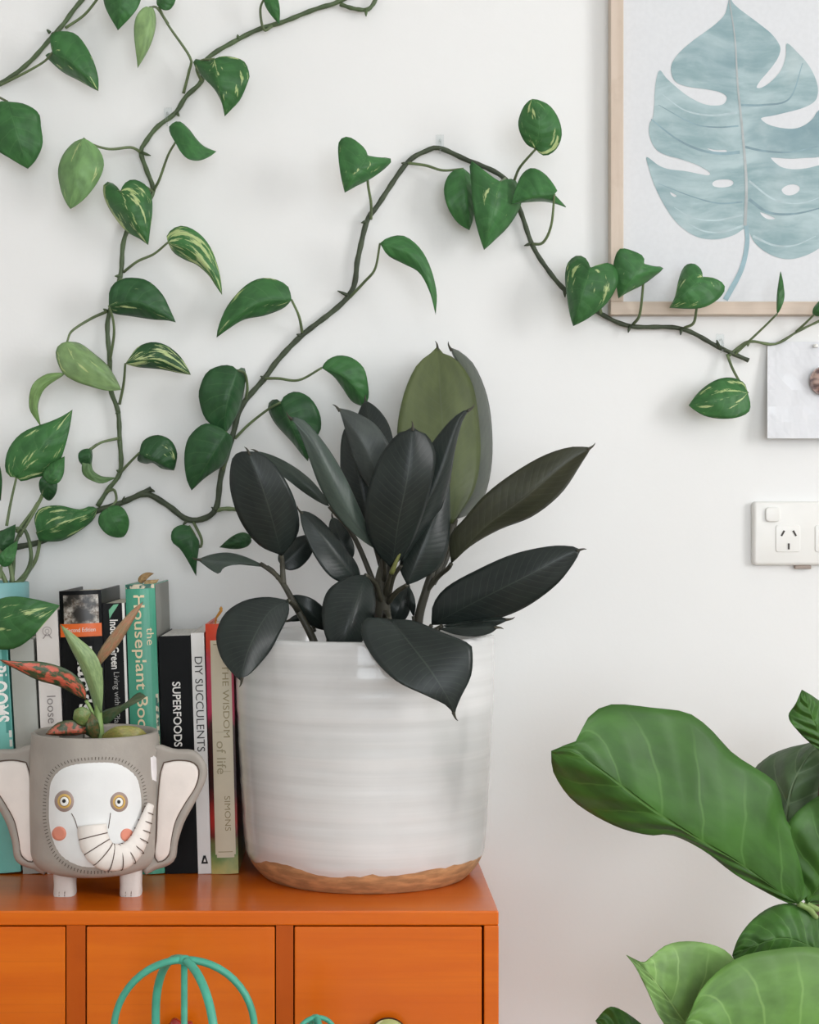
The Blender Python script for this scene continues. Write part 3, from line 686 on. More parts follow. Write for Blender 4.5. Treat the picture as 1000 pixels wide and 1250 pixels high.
o = rl((352, 733), (295, 832), [(352, 750), (342, 772), (328, 797), (306, 822), (298, 826)], [(325, 729), (297, 734), (274, 750), (264, 776), (270, 803), (284, 822)], col=R_TOP, d0=1.628, d1=1.575, mid=[(328, 748), (307, 785), (297, 815)], eA=.006, eB=.010, arch=-.006); rstem(o, [(364, 746, 1.66), (358, 738, 1.645), (352, 733, 1.628)], .003)
o = rl((402, 768), (356, 727), 12, 15, 'ellip', col=(24, 29, 27), d0=1.68, d1=1.67); rstem(o, [(400, 805, 1.68), (402, 768, 1.68)], .003)
o = rl((378, 750), (351, 758), 4, 5, 'lance', col=(30, 36, 33), d0=1.69, d1=1.69); rstem(o, [(384, 770, 1.67), (378, 750, 1.69)], .002, .0015)
# centre
o = rl((497, 714), (549, 586), [(488, 690), (498, 660), (520, 620), (540, 594)], [(516, 706), (538, 690), (548, 660), (549, 620)], col=R_TOP, d0=1.665, d1=1.68, arch=-.01, eA=.01, eB=.012); rstem(o, [(474, 735, 1.69), (485, 722, 1.675), (497, 714, 1.665)])
o = rl((490, 690), (575, 499), [(486, 650), (498, 600), (515, 560), (540, 525), (560, 505)], [(508, 662), (534, 630), (548, 590), (556, 545), (565, 512)], col=(25, 29, 29), d0=1.665, d1=1.65, mid=[(506, 645), (535, 585), (553, 530), (563, 507)], eA=.012, eB=.02); rstem(o, [(474, 728, 1.69), (480, 705, 1.675), (490, 690, 1.665)])
o = rl((479, 694), (504, 521), [(458, 672), (446, 640), (449, 600), (463, 560), (484, 531), (498, 525)], [(500, 668), (516, 630), (527, 590), (532, 555), (522, 532), (510, 526)], col=(23, 26, 29), d0=1.655, d1=1.62, mid=[(486, 640), (498, 580)], eA=.008, eB=.010, arch=-.016); rstem(o, [(470, 728, 1.69), (474, 710, 1.67), (479, 694, 1.655)])
o = rl((468, 676), (353, 509), [(440, 658), (412, 630), (391, 595), (375, 553), (362, 520)], [(452, 650), (438, 618), (420, 580), (398, 544), (372, 514)], col=(66, 78, 72), d0=1.66, d1=1.615, mid=[(428, 630), (402, 580), (380, 538)], eA=.004, eB=.007, arch=-.01); rstem(o, [(468, 715, 1.69), (470, 695, 1.672), (468, 676, 1.66)])  # grey-green sheen put into the leaf colour
o = rl((446, 702), (418, 790), [(455, 715), (458, 740), (452, 768), (436, 788)], [(425, 704), (401, 720), (393, 745), (396, 772), (404, 788)], col=(24, 30, 29), d0=1.655, d1=1.625, arch=-.012); rstem(o, [(466, 735, 1.69), (458, 712, 1.67), (446, 702, 1.655)])
o = rl((478, 765), (496, 716), 16, 14, 'ellip', col=(34, 40, 38), d0=1.73, d1=1.74); rstem(o, [(474, 800, 1.71), (478, 765, 1.73)])
# right group
o = rl((551, 688), (722, 546), [(549, 655), (567, 633), (590, 606), (620, 582), (660, 558), (695, 546)], [(575, 666), (610, 646), (650, 630), (685, 602), (710, 565)], col=(55, 57, 43), d0=1.695, d1=1.66, mid=[(590, 645), (640, 608), (690, 566)], eA=.005, eB=.016, arch=-.01); rstem(o, [(520, 722, 1.72), (535, 704, 1.71), (547, 694, 1.70), (551, 688, 1.695)])
o = rl((527, 763), (709, 671), [(529, 738), (545, 717), (580, 697), (625, 677), (670, 667), (698, 667)], [(560, 761), (600, 757), (640, 742), (678, 715), (700, 688)], col=(38, 46, 43), d0=1.675, d1=1.63, mid=[(580, 735), (645, 702), (690, 678)], eA=.010, eB=.006, arch=-.014); rstem(o, [(512, 800, 1.69), (518, 778, 1.68), (527, 763, 1.675)])
o = rl((536, 768), (608, 766), [(555, 764), (580, 760), (600, 760)], [(555, 774), (580, 777), (598, 773)], col=R_TOP, d0=1.64, d1=1.62, arch=-.004, eA=.012, eB=-.004); rstem(o, [(515, 800, 1.67), (522, 775, 1.65), (536, 768, 1.64)], .0026)
o = rl((540, 764), (622, 756), [(560, 760), (590, 756), (610, 754)], [(560, 768), (590, 768), (610, 762)], col=(44, 50, 48), d0=1.66, d1=1.64, arch=-.004); rstem(o, [(516, 800, 1.68), (524, 775, 1.67), (540, 764, 1.66)], .0026)
o = rl((505, 752), (498, 712), 4, 5, 'lance', col=(40, 44, 38), d0=1.72, d1=1.72); rstem(o, [(509, 775, 1.72), (505, 752, 1.72)], .003)
# big leaf falling over the front of the pot
o = rl((476, 756), (555, 874), [(505, 758), (540, 772), (573, 786), (577, 800), (575, 825), (563, 850), (557, 864)], [(452, 754), (442, 760), (442, 778), (458, 806), (485, 832), (520, 849), (545, 861)], col=R_TOP, d0=1.572, d1=1.535, mid=[(500, 785), (528, 822), (549, 856)], eA=.008, eB=-.002, arch=-.020); rstem(o, [(468, 765, 1.69), (470, 748, 1.64), (474, 750, 1.60), (476, 756, 1.572)], .0034)
# pale new shoot in the centre
tube('new_shoot', [P(478, 700, 1.655), P(486, 680, 1.648), P(497, 655, 1.645)], .0028, plain('shoot', (112, 116, 62), 0.5), rubber, 10, 8, .0006)

# ------------------------------------------------------------------ framed leaf print
fx0, fx1 = 745.5, 1064.0; fy1, fy0 = 384.0, -70.0
FRD = .018
wl = W - FRD
def WP(px, py, d): return P(px, py, d)
ws = wl / F
frame = thing('framed_print', P((fx0 + fx1) / 2, fy1, W - .009), 'thin pale oak frame holding a blue-green watercolour leaf print', 'picture')
xa, xb = (fx0 - CX) * ws, (fx1 - CX) * ws; zb_, zt_ = ZC - (fy1 - CY) * ws, ZC - (fy0 - CY) * ws; fw = 16 * ws
box('frame_rail', (xa, wl, zb_), (xb, W - .0005, zb_ + fw), M['frame'], frame, .001)
box('frame_rail', (xa, wl, zt_ - fw), (xb, W - .0005, zt_), M['frame'], frame, .001)
box('frame_stile', (xa, wl, zb_ + fw), (xa + fw, W - .0005, zt_ - fw), M['frame_v'], frame, .001)
box('frame_stile', (xb - fw, wl, zb_ + fw), (xb, W - .0005, zt_ - fw), M['frame_v'], frame, .001)
pd_ = W - .008
pr = box('print', (xa + fw - .002, pd_, zb_ + fw - .002), (xb - fw + .002, W - .003, zt_ - fw + .002), M['paper'], frame)
def art_mat():
    t = NT('watercolour_wash'); v = t.coord('Object')
    wv = t.n('ShaderNodeTexNoise'); t.l(v, wv.inputs['Vector']); wv.inputs['Scale'].default_value = 9
    vm = t.n('ShaderNodeVectorMath', operation='MULTIPLY_ADD'); t.l(wv.outputs['Color'], vm.inputs[0]); vm.inputs[1].default_value = (.05, .05, .05); t.l(v, vm.inputs[2])
    mp = t.n('ShaderNodeMapping'); mp.inputs['Scale'].default_value = (7, 1, 26); t.l(vm.outputs[0], mp.inputs[0])
    st_ = t.noise(mp.outputs[0], 1.6, 5, 0.6); bl = t.noise(vm.outputs[0], 11, 3); fine = t.noise(v, 60, 4)
    c = t.mix(t.smooth(st_, 0.3, 0.7), lin4((142, 168, 172)), lin4((184, 203, 205)))
    c = t.mix(t.math('MULTIPLY', t.smooth(bl, 0.45, 0.7), 0.75), c, lin4((124, 152, 160)))
    c = t.mix(t.math('MULTIPLY', t.smooth(t.noise(vm.outputs[0], 7, 2), 0.52, 0.75), 0.7), c, lin4((196, 206, 204)))
    c = t.mix(t.math('MULTIPLY', t.smooth(fine, 0.5, 0.8), 0.3), c, lin4((192, 206, 206)))
    t.base(c); t.set(Roughness=0.75, Specular_IOR_Level=0.2)
    return t.m
M['art'] = art_mat(); M['art_rib'] = plain('watercolour_rib', (176, 182, 182), 0.75, 0.1, 60); M['art_stalk'] = plain('watercolour_stalk', (152, 180, 188), 0.75, 0.1, 60)
outl = [(470, -6), (455, 50), (425, 85), (380, 120), (335, 152), (290, 190), (262, 222), (248, 255), (252, 290), (270, 315), (310, 330), (380, 340), (430, 350), (458, 366), (458, 385), (440, 400), (400, 402), (360, 392), (310, 365), (260, 325), (228, 295), (205, 268), (192, 300), (186, 350), (184, 400), (178, 450), (166, 470), (164, 510), (178, 550), (200, 577), (240, 595), (280, 605), (350, 630), (395, 658), (388, 668), (350, 662), (300, 652), (240, 645), (200, 630), (155, 598), (163, 640), (180, 695), (210, 760), (250, 825), (290, 868), (340, 900), (390, 912), (440, 910), (490, 895), (528, 872),
        (545, 885), (565, 922), (600, 955), (650, 980), (700, 988), (750, 978), (800, 955), (850, 915), (890, 860), (915, 800), (925, 730), (920, 660), (910, 600), (870, 615), (812, 630), (760, 642), (710, 645), (665, 635), (630, 605), (640, 601), (700, 605), (760, 602), (812, 598), (870, 575), (905, 540), (915, 490), (900, 440), (870, 400), (812, 420), (790, 450), (760, 475), (720, 490), (670, 488), (620, 475), (592, 455), (600, 447), (640, 440), (690, 428), (740, 415), (780, 398), (803, 375), (808, 335), (795, 290), (770, 245), (735, 205), (690, 165), (686, 210), (672, 258), (650, 290), (620, 318), (590, 335), (574, 332), (590, 305), (612, 280), (640, 245), (658, 215), (665, 185), (655, 160), (630, 128), (590, 95), (550, 65), (510, 35), (485, 12)]
holes = [[(405, 700), (418, 688), (445, 684), (475, 686), (486, 697), (475, 709), (445, 715), (415, 712)], [(670, 722), (690, 707), (715, 703), (735, 710), (738, 725), (720, 740), (695, 745), (678, 738)],
         [(588, 810), (610, 816), (645, 833), (620, 836), (600, 826)], [(385, 566), (420, 572), (458, 572), (455, 583), (425, 583)], [(245, 733), (268, 745), (262, 751), (250, 744)]]
def flat_curve(name, loops, d, mat, parent):
    cu = bpy.data.curves.new(name, 'CURVE'); cu.dimensions = '2D'; cu.fill_mode = 'BOTH'
    for lp in loops:
        sp = cu.splines.new('POLY'); pts = [((740 + z0 / 3.123), z1 / 3.123) for z0, z1 in lp]
        pw = [P(a, b, d) for a, b in pts]
        sp.points.add(len(pw) - 1)
        for q, w_ in zip(sp.points, pw): q.co = (w_.x, w_.z, 0, 1)
        sp.use_cyclic_u = True
    to = bpy.data.objects.new('tmp', cu); C.objects.link(to)
    dg = bpy.context.evaluated_depsgraph_get(); me = bpy.data.meshes.new_from_object(to.evaluated_get(dg))
    bpy.data.objects.remove(to); bpy.data.curves.remove(cu)
    off = wloc(parent); me.name = name; me.materials.clear()
    for v in me.vertices:
        x, z = v.co.x, v.co.y; v.co = Vector((x, d, z)) - off
    return link_mesh(name, me, mat, parent, False)
def smooth_loop(lp):
    pts = [Vector(p) for p in lp]; out = []; n = len(pts)
    for i in range(n):
        p0, p1, p2, p3 = pts[i - 1], pts[i], pts[(i + 1) % n], pts[(i + 2) % n]
        for k in range(4):
            t = k / 4
            q = 0.5 * ((2 * p1) + (p2 - p0) * t + (2 * p0 - 5 * p1 + 4 * p2 - p3) * t * t + (3 * p1 - p0 - 3 * p2 + p3) * t ** 3)
            out.append((q.x, q.y))
    return out
flat_curve('painted_leaf', [smooth_loop(outl)] + [smooth_loop(h) for h in holes], pd_ - .0004, M['art'], pr)
def ribbon(name, pts, w0, w1, d, mat, parent):
    c = catmull([Vector(p) for p in pts], 30); L_, R_ = [], []
    for i, q in enumerate(c):
        t = (c[min(i + 1, 30)] - c[max(i - 1, 0)]).normalized(); nn = Vector((t.y, -t.x)); w_ = w0 + (w1 - w0) * i / 30
        L_.append((q.x + nn.x * w_, q.y + nn.y * w_)); R_.append((q.x - nn.x * w_, q.y - nn.y * w_))
    return flat_curve(name, [L_ + R_[::-1]], d, mat, parent)
ribbon('painted_midrib', [(470, 0), (492, 150), (502, 320), (522, 520), (535, 700), (530, 860)], 2, 6, pd_ - .0007, M['art_rib'], pr)
ribbon('painted_stalk', [(535, 860), (538, 930), (515, 1030), (455, 1143)], 8, 10, pd_ - .0006, M['art_stalk'], pr)
M['art_dark'] = plain('watercolour_vein', (138, 164, 172), 0.75, 0.18, 40); M['art_light'] = plain('watercolour_pale', (182, 200, 203), 0.75, 0.14, 40)
for pts, w_, mt in (([(510, 580), (440, 585), (360, 572), (270, 530), (172, 455)], 4, 'art_dark'), ([(505, 480), (420, 485), (330, 470), (200, 400)], 2, 'art_dark'), ([(520, 770), (430, 775), (330, 750), (200, 700)], 2, 'art_dark'),
                    ([(520, 820), (420, 840), (330, 830), (260, 790)], 2.5, 'art_light'), ([(500, 430), (400, 440), (300, 420), (215, 360)], 3, 'art_light'), ([(545, 760), (620, 810), (720, 815), (830, 790)], 4, 'art_dark'), ([(545, 690), (640, 760), (740, 775), (850, 740)], 2.5, 'art_light'),
                    ([(530, 560), (600, 575), (700, 580), (820, 555)], 3, 'art_dark'), ([(515, 400), (600, 400), (700, 375), (750, 240)], 3, 'art_dark'), ([(560, 900), (640, 935), (720, 935), (800, 900)], 3, 'art_light'), ([(525, 860), (440, 885), (370, 880), (310, 850)], 3, 'art_light')):
    ribbon('painted_vein', pts, w_ * 1.6, w_ * .5, pd_ - .0005, M[mt], pr)

# ------------------------------------------------------------------ wall socket
sd = W - .010; ss = sd / F
sock = thing('power_outlet', P(982, 690, W - .005), 'white double power outlet with rocker switches on the wall', 'power outlet')
def sx_(px): return (px - CX) * ss
def sz_(py): return ZC - (py - CY) * ss
def rounded_plate(name, x0, x1, z0, z1, y0, y1, mat, parent, r=.003, bev=.0015):
    bm = bmesh.new(); add_box(bm, (x0, y0, z0), (x1, y1, z1))
    es = [e for e in bm.edges if abs(e.verts[0].co.y - e.verts[1].co.y) > 1e-6]
    bmesh.ops.bevel(bm, geom=es, offset=r, segments=5, profile=.5, affect='EDGES')
    es = [e for e in bm.edges if abs(e.verts[0].co.y - y0) < 1e-6 and abs(e.verts[1].co.y - y0) < 1e-6]
    if bev: bmesh.ops.bevel(bm, geom=es, offset=bev, segments=3, profile=.5, affect='EDGES')
    o = bm_obj(name, bm, mat, parent); return autosmooth(o, .6)
plate = rounded_plate('plate', sx_(920), sx_(1046), sz_(690), sz_(612), sd, W - .0002, M['plastic'], sock, .0045, .0035)
for x0 in (947, 995):
    ins = rounded_plate('socket_face', sx_(x0), sx_(x0 + 30), sz_(674), sz_(641), sd - .0010, sd + .001, M['plastic'], sock, .003, .0007)
    cxs = x0 + 15.7
    for dx, dy, an in ((-7.2, 651, -.5), (7.2, 651, .5), (0, 667, 0)):
        bm = bmesh.new(); add_box(bm, (-.0010, -.0006, -.0034), (.0010, .0006, .0034))
        bmesh.ops.rotate(bm, verts=bm.verts, cent=(0, 0, 0), matrix=Matrix.Rotation(-an, 3, 'Y')); bmesh.ops.translate(bm, verts=bm.verts, vec=(sx_(cxs + dx), sd - .0010, sz_(dy)))
        bm_obj('slot', bm, M['slot'], ins)
for x0 in (934, 1014):
    sw = rounded_plate('rocker_switch', sx_(x0), sx_(x0 + 18), sz_(637), sz_(619), sd - .0035, sd + .002, M['plastic'], sock, .0045, .0012)
    sw.rotation_euler = (0, 0, 0)
box('cable_tab', (sx_(972), W - .006, sz_(694.5)), (sx_(992), W - .001, sz_(690)), plain('cable_tab', (160, 146, 136), .6), sock, .0008)

# ------------------------------------------------------------------ card in a clear sleeve pinned to the wall
card = thing('pinned_card', P(995, 418, W - .003), 'white square card in crinkled clear sleeve with a bronze ball, above the outlet', 'card')
def sleeve_mat():
    t = NT('crinkled_sleeve'); v = t.coord('Object')
    n = t.noise(t.coord('Object', (1, 1, .6), (0, .7, 0)), 26, 3, .5)
    t.base(lin4((220, 221, 224))); t.set(Roughness=.35, Coat_Weight=.5, Coat_Roughness=.12)
    t.bump(n, .9, .006); return t.m
def card_mesh():
    vs, fs = [], []; n = 12; q = []
    dt, db = W - .005, W - .020
    for j in range(n + 1):
        for i in range(n + 1):
            py = 417 + (535 - 417) * j / n; px = 937 + (1055 - 937) * i / n; d = dt + (db - dt) * j / n
            d += .0016 * mnoise.noise(Vector((i * .45, j * .45, 3)))
            q.append(P(px, py, d))
    for j in range(n):
        for i in range(n):
            a = j * (n + 1) + i; fs.append((a, a + 1, a + n + 2, a + n + 1))
    o = mesh_obj('sleeve', q, fs, sleeve_mat(), card, True)
    md = o.modifiers.new('thickness', 'SOLIDIFY'); md.thickness = .0012; md.offset = 1; [setattr(p, 'use_smooth', False) for p in o.data.polygons]
card_mesh()
def bronze():
    t = NT('rose_bronze'); v = t.coord('Object', (1, 1, 2.5), (0, .6, 0)); n = t.noise(v, 60, 3)
    t.base(t.mix(t.smooth(n, .38, .62), lin4((120, 98, 98)), lin4((206, 176, 164)))); t.set(Roughness=.2, Metallic=.3, Coat_Weight=.6); return t.m
bc = P(1006.5, 465, W - .016)
knob_y([(0.0165, 0), (.0162, .003), (.0140, .007), (.0095, .010), (.004, .0114), (0, .0116)], bc.x, bc.z, bc.y, bronze(), card, 40, 'bronze_ball')
lathe('pin', [(0, 0), (.003, 0), (.003, .003), (0, .004)], P(996, 424, W - .008), M['plastic'], card, 12)

# ------------------------------------------------------------------ clear adhesive clips holding the vine
def clear_mat():
    t = NT('clear_plastic'); gl = t.n('ShaderNodeBsdfGlossy'); gl.inputs['Roughness'].default_value = .15; tr = t.n('ShaderNodeBsdfTransparent'); tr.inputs[0].default_value = (.97, .98, .98, 1)
    fr = t.n('ShaderNodeFresnel'); fr.inputs[0].default_value = 1.45; mx = t.n('ShaderNodeMixShader'); t.l(t.math('MULTIPLY', fr.outputs[0], .4), mx.inputs[0]); t.l(tr.outputs[0], mx.inputs[1]); t.l(gl.outputs[0], mx.inputs[2]); t.l(mx.outputs[0], t.out.inputs[0]); return t.m
CLR = clear_mat()
for (x, y, lab) in ((537, 181, 'clear adhesive clip holding the vine at the peak of its arch'), (205, 148, 'clear adhesive clip under the bend of the vine above the hanging leaves'), (879, 424, 'clear adhesive clip holding the vine below the picture frame')):
    c = P(x, y, W)
    t = thing('adhesive_clip', c, lab, 'clip', 'clear clips on the wall')
    box('pad', (c.x - .0045, W - .0012, c.z + .002), (c.x + .0045, W - .0001, c.z + .015), CLR, t, .0005)
    tube('hook', [c + Vector((0, -.001, .008)), c + Vector((0, -.008, .0075)), c + Vector((0, -.0138, .002)), c + Vector((0, -.0125, -.0045)), c + Vector((0, -.006, -.0062))], .0011, CLR, t, 16, 8)

# ------------------------------------------------------------------ books
BD = 1.693; bs = BD / F
PAGES = plain('page_edges', (222, 214, 198), .8, .12, 60, .3, 500, stretch=(14, 1, 1))
PAGES_W = plain('page_edges_white', (226, 224, 218), .8, .08, 60, .3, 500, stretch=(14, 1, 1))
MT = {}
def flat(rgb, rough=.5, var=.03):
    k = ('c',) + tuple(rgb) + (rough,)
    if k not in MT: MT[k] = plain('print_%d_%d_%d' % tuple(rgb), rgb, rough, var, spec=.12 if max(rgb) < 60 else .4)
    return MT[k]
def text_geo(body, bold=0.0):
    cu = bpy.data.curves.new('t', 'FONT'); cu.body = body; cu.size = 1.0; cu.offset = bold; cu.resolution_u = 4
    to = bpy.data.objects.new('tmp', cu); C.objects.link(to)
    dg = bpy.context.evaluated_depsgraph_get(); me = bpy.data.meshes.new_from_object(to.evaluated_get(dg))
    vs = [(v.co.x, v.co.y) for v in me.vertices]; fs = [tuple(p.vertices) for p in me.polygons]
    bpy.data.objects.remove(to); bpy.data.curves.remove(cu); bpy.data.meshes.remove(me)
    return vs, fs
class Book:
    def __init__(s, xl, xr, ytop, ref, tan, col, label, depth=.135, rough=.4, bulge=.0, dfront=BD, cat='book', boards=True, pages=None, ybot=1067):
        sc = dfront / F
        # xl,xr: spine edges in pixels measured at height ref
        zref = ZC - (ref - CY) * sc; th = math.atan(tan)
        s.w = (xr - xl) * sc * math.cos(th)
        xb_ = (xl - CX) * sc + (zref - CT) * tan
        s.h = (ZC - (ytop - CY) * sc - CT) / math.cos(th)
        s.bulge = bulge; s.depth = depth; s.sc = sc
        s.root = thing('book', (xb_, dfront, CT + .0002), label, cat, 'books in a row on the cabinet')
        s.root.rotation_euler = (0, -th, 0)
        t = .0025 if boards else .0006
        w, h, D = s.w, s.h, depth
        n = 10; out, inn = [], []
        for i in range(n + 1):
            x = w * i / n; out.append((x, s.arc(x)))
            xi = t + (w - 2 * t) * i / n; inn.append((xi, s.arc(xi) + t))
        prof = [(0, D)] + out + [(w, D), (w - t, D)] + inn[::-1] + [(t, D)]
        m = len(prof); vs = [(x, y, 0) for x, y in prof] + [(x, y, h) for x, y in prof]
        fs = [(i, (i + 1) % m, m + (i + 1) % m, m + i) for i in range(m)]
        k = n + 1
        # caps as quads between outer and inner outlines
        def o_(i): return 1 + i
        def i_(i): return 1 + k + 2 + (k - 1 - i)
        for base, rev in ((0, False), (m, True)):
            q = []
            for i in range(n): q.append((base + o_(i), base + i_(i), base + i_(i + 1), base + o_(i + 1)))
            q.append((base + 0, base + m - 1, base + i_(0), base + o_(0)))
            q.append((base + o_(n), base + i_(n), base + k + 2, base + k + 1))
            fs += [tuple(reversed(f)) for f in q] if rev else q
        s.cover = mesh_obj('cover', vs, fs, flat(col, rough), s.root, False, world=False)
        bm = bmesh.new(); bm.from_mesh(s.cover.data); bmesh.ops.recalc_face_normals(bm, faces=bm.faces); bm.to_mesh(s.cover.data); bm.free()
        e = .003 if boards else .0003
        box('page_block', (t + .0002, t + .001 , e), (w - t - .0002, D - (.004 if boards else .0005), h - e - .0005), pages or PAGES, s.root, 0, False)
    def arc(s, x): return -s.bulge * (1 - ((x - s.w / 2) / (s.w / 2)) ** 2)
    def patch(s, x0, x1, z0, z1, mat, name='printed_panel', lift=.0003, parent=None):
        n = 8; vs, fs = [], []
        for i in range(n + 1):
            x = x0 + (x1 - x0) * i / n; y = s.arc(x) - lift
            vs += [(x, y, z0), (x, y, z1)]
        for i in range(n): fs.append((2 * i, 2 * i + 2, 2 * i + 3, 2 * i + 1))
        return mesh_obj(name, vs, fs, mat, s.cover, True, world=False)
    def text(s, body, xc, ztop, length, height, mat, lift=.0005, bold=.0, name='title', vertical=True):
        vs, fs = text_geo(body, bold)
        x0 = min(v[0] for v in vs); x1 = max(v[0] for v in vs); y0 = min(v[1] for v in vs); y1 = max(v[1] for v in vs)
        out = []
        for (a, b) in vs:
            u = (a - x0) / (x1 - x0); v = (b - y0) / (y1 - y0)
            if vertical: x, z = xc + (v - .5) * height, ztop - u * length
            else: x, z = xc + (u - .5) * length, ztop + v * height
            out.append((x, s.arc(x) - lift, z))
        return mesh_obj(name, out, fs, mat, s.cover, False, world=False)
    def zof(s, py): return ZC - (py - CY) * s.sc - CT
WHITE = flat((236, 234, 228)); CREAM = flat((232, 214, 178)); INK = flat((40, 40, 40))
# far left, mostly outside the frame
b = Book(-96, -43, 783, 790, .058, (34, 52, 46), 'dark green book at the end of the row, under the teal pot', bulge=.002)
b = Book(-41, 9, 784, 790, .060, (110, 184, 172), 'pale teal book with white lettering beside the grey book', bulge=.003, depth=.13)
b.text('BLOOMS', b.w * .76, b.zof(815), .058, .016, WHITE, bold=.03)
b.patch(b.w * .86, b.w * .985, b.h * .60, b.h * .985, flat((62, 138, 128)), lift=.0004)
sl = b.w * .95
for zz in (.42, .48, .54, .58): b.patch(b.w * .92, b.w * .985, b.h * zz, b.h * (zz + .03), flat((212, 214, 206)), lift=.0005)
b = Book(12, 41, 782, 790, .058, (166, 168, 160), 'plain grey book with a worn spine between the teal and white books', bulge=.001, rough=.35)
b = Book(44.5, 71.5, 746, 780, .046, (226, 220, 214), 'white book with thin grey title and small emblem on its spine', boards=False)
b.text('loose leaf', b.w * .55, b.zof(850), .052, .009, flat((142, 134, 130)))
# little emblem: ring with a plant
def ring_patch(bk, xc, zc, r0, r1, mat):
    vs, fs = [], []; n = 24
    for i in range(n):
        a = 2 * PI * i / n; vs += [(xc + r0 * math.cos(a), -.0005, zc + r0 * math.sin(a)), (xc + r1 * math.cos(a), -.0005, zc + r1 * math.sin(a))]
    for i in range(n):
        j = (i + 1) % n; fs.append((2 * i, 2 * j, 2 * j + 1, 2 * i + 1))
    mesh_obj('emblem', vs, fs, mat, bk.cover, False, world=False)
EMB = flat((168, 158, 154))
ring_patch(b, b.w * .5, b.zof(771), .0042, .0048, EMB); ring_patch(b, b.w * .5, b.zof(771), .0018, .0023, EMB)
b.text('/\\', b.w * .5, b.zof(780), .010, .005, EMB, name='emblem', vertical=False)
# large black book
b = Book(72, 123.5, 722, 722, .037, (16, 17, 18), 'thick black hardback with a photo panel and orange band on the spine', bulge=.004, depth=.14, rough=.28)
def photo_mat():
    t = NT('spine_photo'); v = t.coord('Object'); vo = t.n('ShaderNodeTexVoronoi'); t.l(v, vo.inputs['Vector']); vo.inputs['Scale'].default_value = 120
    n = t.noise(v, 60, 4)
    n3 = t.noise(v, 190, 4, .7)
    c = t.mix(t.smooth(n3, .35, .65), lin4((92, 74, 58)), lin4((206, 200, 190)))
    t.base(t.mix(t.smooth(n, .42, .6), c, lin4((38, 34, 30)))); t.set(Roughness=.28); return t.m
b.patch(b.w * .10, b.w * .93, b.zof(763), b.zof(727), photo_mat())
b.patch(b.w * .0, b.w * .985, b.zof(778), b.zof(762), flat((232, 108, 44), .28), 'orange_band', .0004)
b.text('Second Edition', b.w * .5, b.zof(772), .030, .0042, WHITE, vertical=False, name='subtitle', lift=.0006)
b.text("Mary's Co", b.w * .52, b.zof(790), .110, .021, WHITE, bold=.02)
# green living
b = Book(125, 153, 737, 742, .035, (26, 27, 28), 'narrow black book with a pale green leaf drawing at the top of its spine', depth=.13, boards=False)
b.patch(b.w * .86, b.w * .97, 0.002, b.h, WHITE, 'white_edge')
b.text('Indoor Green', b.w * .48, b.zof(757), .051, .0085, WHITE, bold=.02)
b.text('Living with', b.w * .48, b.zof(821), .034, .0075, flat((170, 170, 166)), name='subtitle')
b.text('Plants', b.w * .48, b.zof(872), .02, .006, flat((170, 170, 166)), name='subtitle')
lf = [(b.w * .30, b.zof(756)), (b.w * .28, b.zof(745)), (b.w * .5, b.zof(738.5)), (b.w * .72, b.zof(738)), (b.w * .58, b.zof(744)), (b.w * .42, b.zof(750))]
mesh_obj('printed_leaf', [(x, -.0006, z) for x, z in lf], [tuple(range(len(lf)))], flat((112, 178, 142)), b.cover, False, world=False)
# houseplant book
b = Book(153, 189, 714, 716, .035, (74, 158, 130), 'teal green book with large cream lettering, standing between two black spines', bulge=.004, depth=.13, rough=.25)
b.text('Houseplant Book', b.w * .40, b.zof(727), .150, .0150, CREAM, bold=.008)
b.text('the', b.w * .80, b.zof(767), .018, .007, CREAM)
def torn_mat():
    t = NT('worn_jacket'); n = t.noise(t.coord('Object'), 140, 4); t.base(t.mix(t.smooth(n, .45, .55), lin4((40, 96, 84)), lin4((206, 196, 172)))); t.set(Roughness=.5); return t.m
b.patch(b.w * .02, b.w * .98, b.h * .985, b.h * .9995, torn_mat(), 'worn_top')
b.patch(b.w * .90, b.w * .99, b.h * .25, b.h * .62, torn_mat(), 'printed_edge')
mesh_obj('side_board', [(b.w + .0003, .001, .001), (b.w + .0003, b.depth - .001, .001), (b.w + .0003, b.depth - .001, b.h - .001), (b.w + .0003, .001, b.h - .001)], [(0, 1, 2, 3)], flat((140, 142, 134)), b.cover, False, world=False)
# superfoods
b = Book(193.5, 232, 777, 777, .031, (12, 13, 14), 'matte black book with bold white capitals, beside the slim white book', depth=.13, rough=.42, boards=False, pages=PAGES_W)
b.text('SUPERFOODS', b.w * .52, b.zof(833), .067, .0085, WHITE, bold=.015)
# diy succulents
b = Book(233, 249, 773, 775, .031, (228, 227, 224), 'slim white book with dark capitals and a dark triangle emblem at its foot', depth=.135, boards=False, pages=PAGES_W)
b.text('DIY SUCCULENTS', b.w * .52, b.zof(802), .098, .0080, flat((70, 68, 66)))
tri = b.w * .52; zt = b.zof(1050)
mesh_obj('emblem', [(tri - .0036, -.0005, zt - .004), (tri + .0036, -.0005, zt - .004), (tri + .0012, -.0005, zt + .0045), (tri - .0012, -.0005, zt + .0045), (tri - .0010, -.0006, zt - .0012), (tri + .0014, -.0006, zt - .0012), (tri + .0004, -.0006, zt + .0020)], [(0, 1, 2, 3)], INK, b.cover, False, world=False)
mesh_obj('emblem', [(tri - .0012, -.0008, zt - .0020), (tri + .0016, -.0008, zt - .0020), (tri + .0003, -.0008, zt + .0020)], [(0, 1, 2)], flat((228, 227, 224)), b.cover, False, world=False)
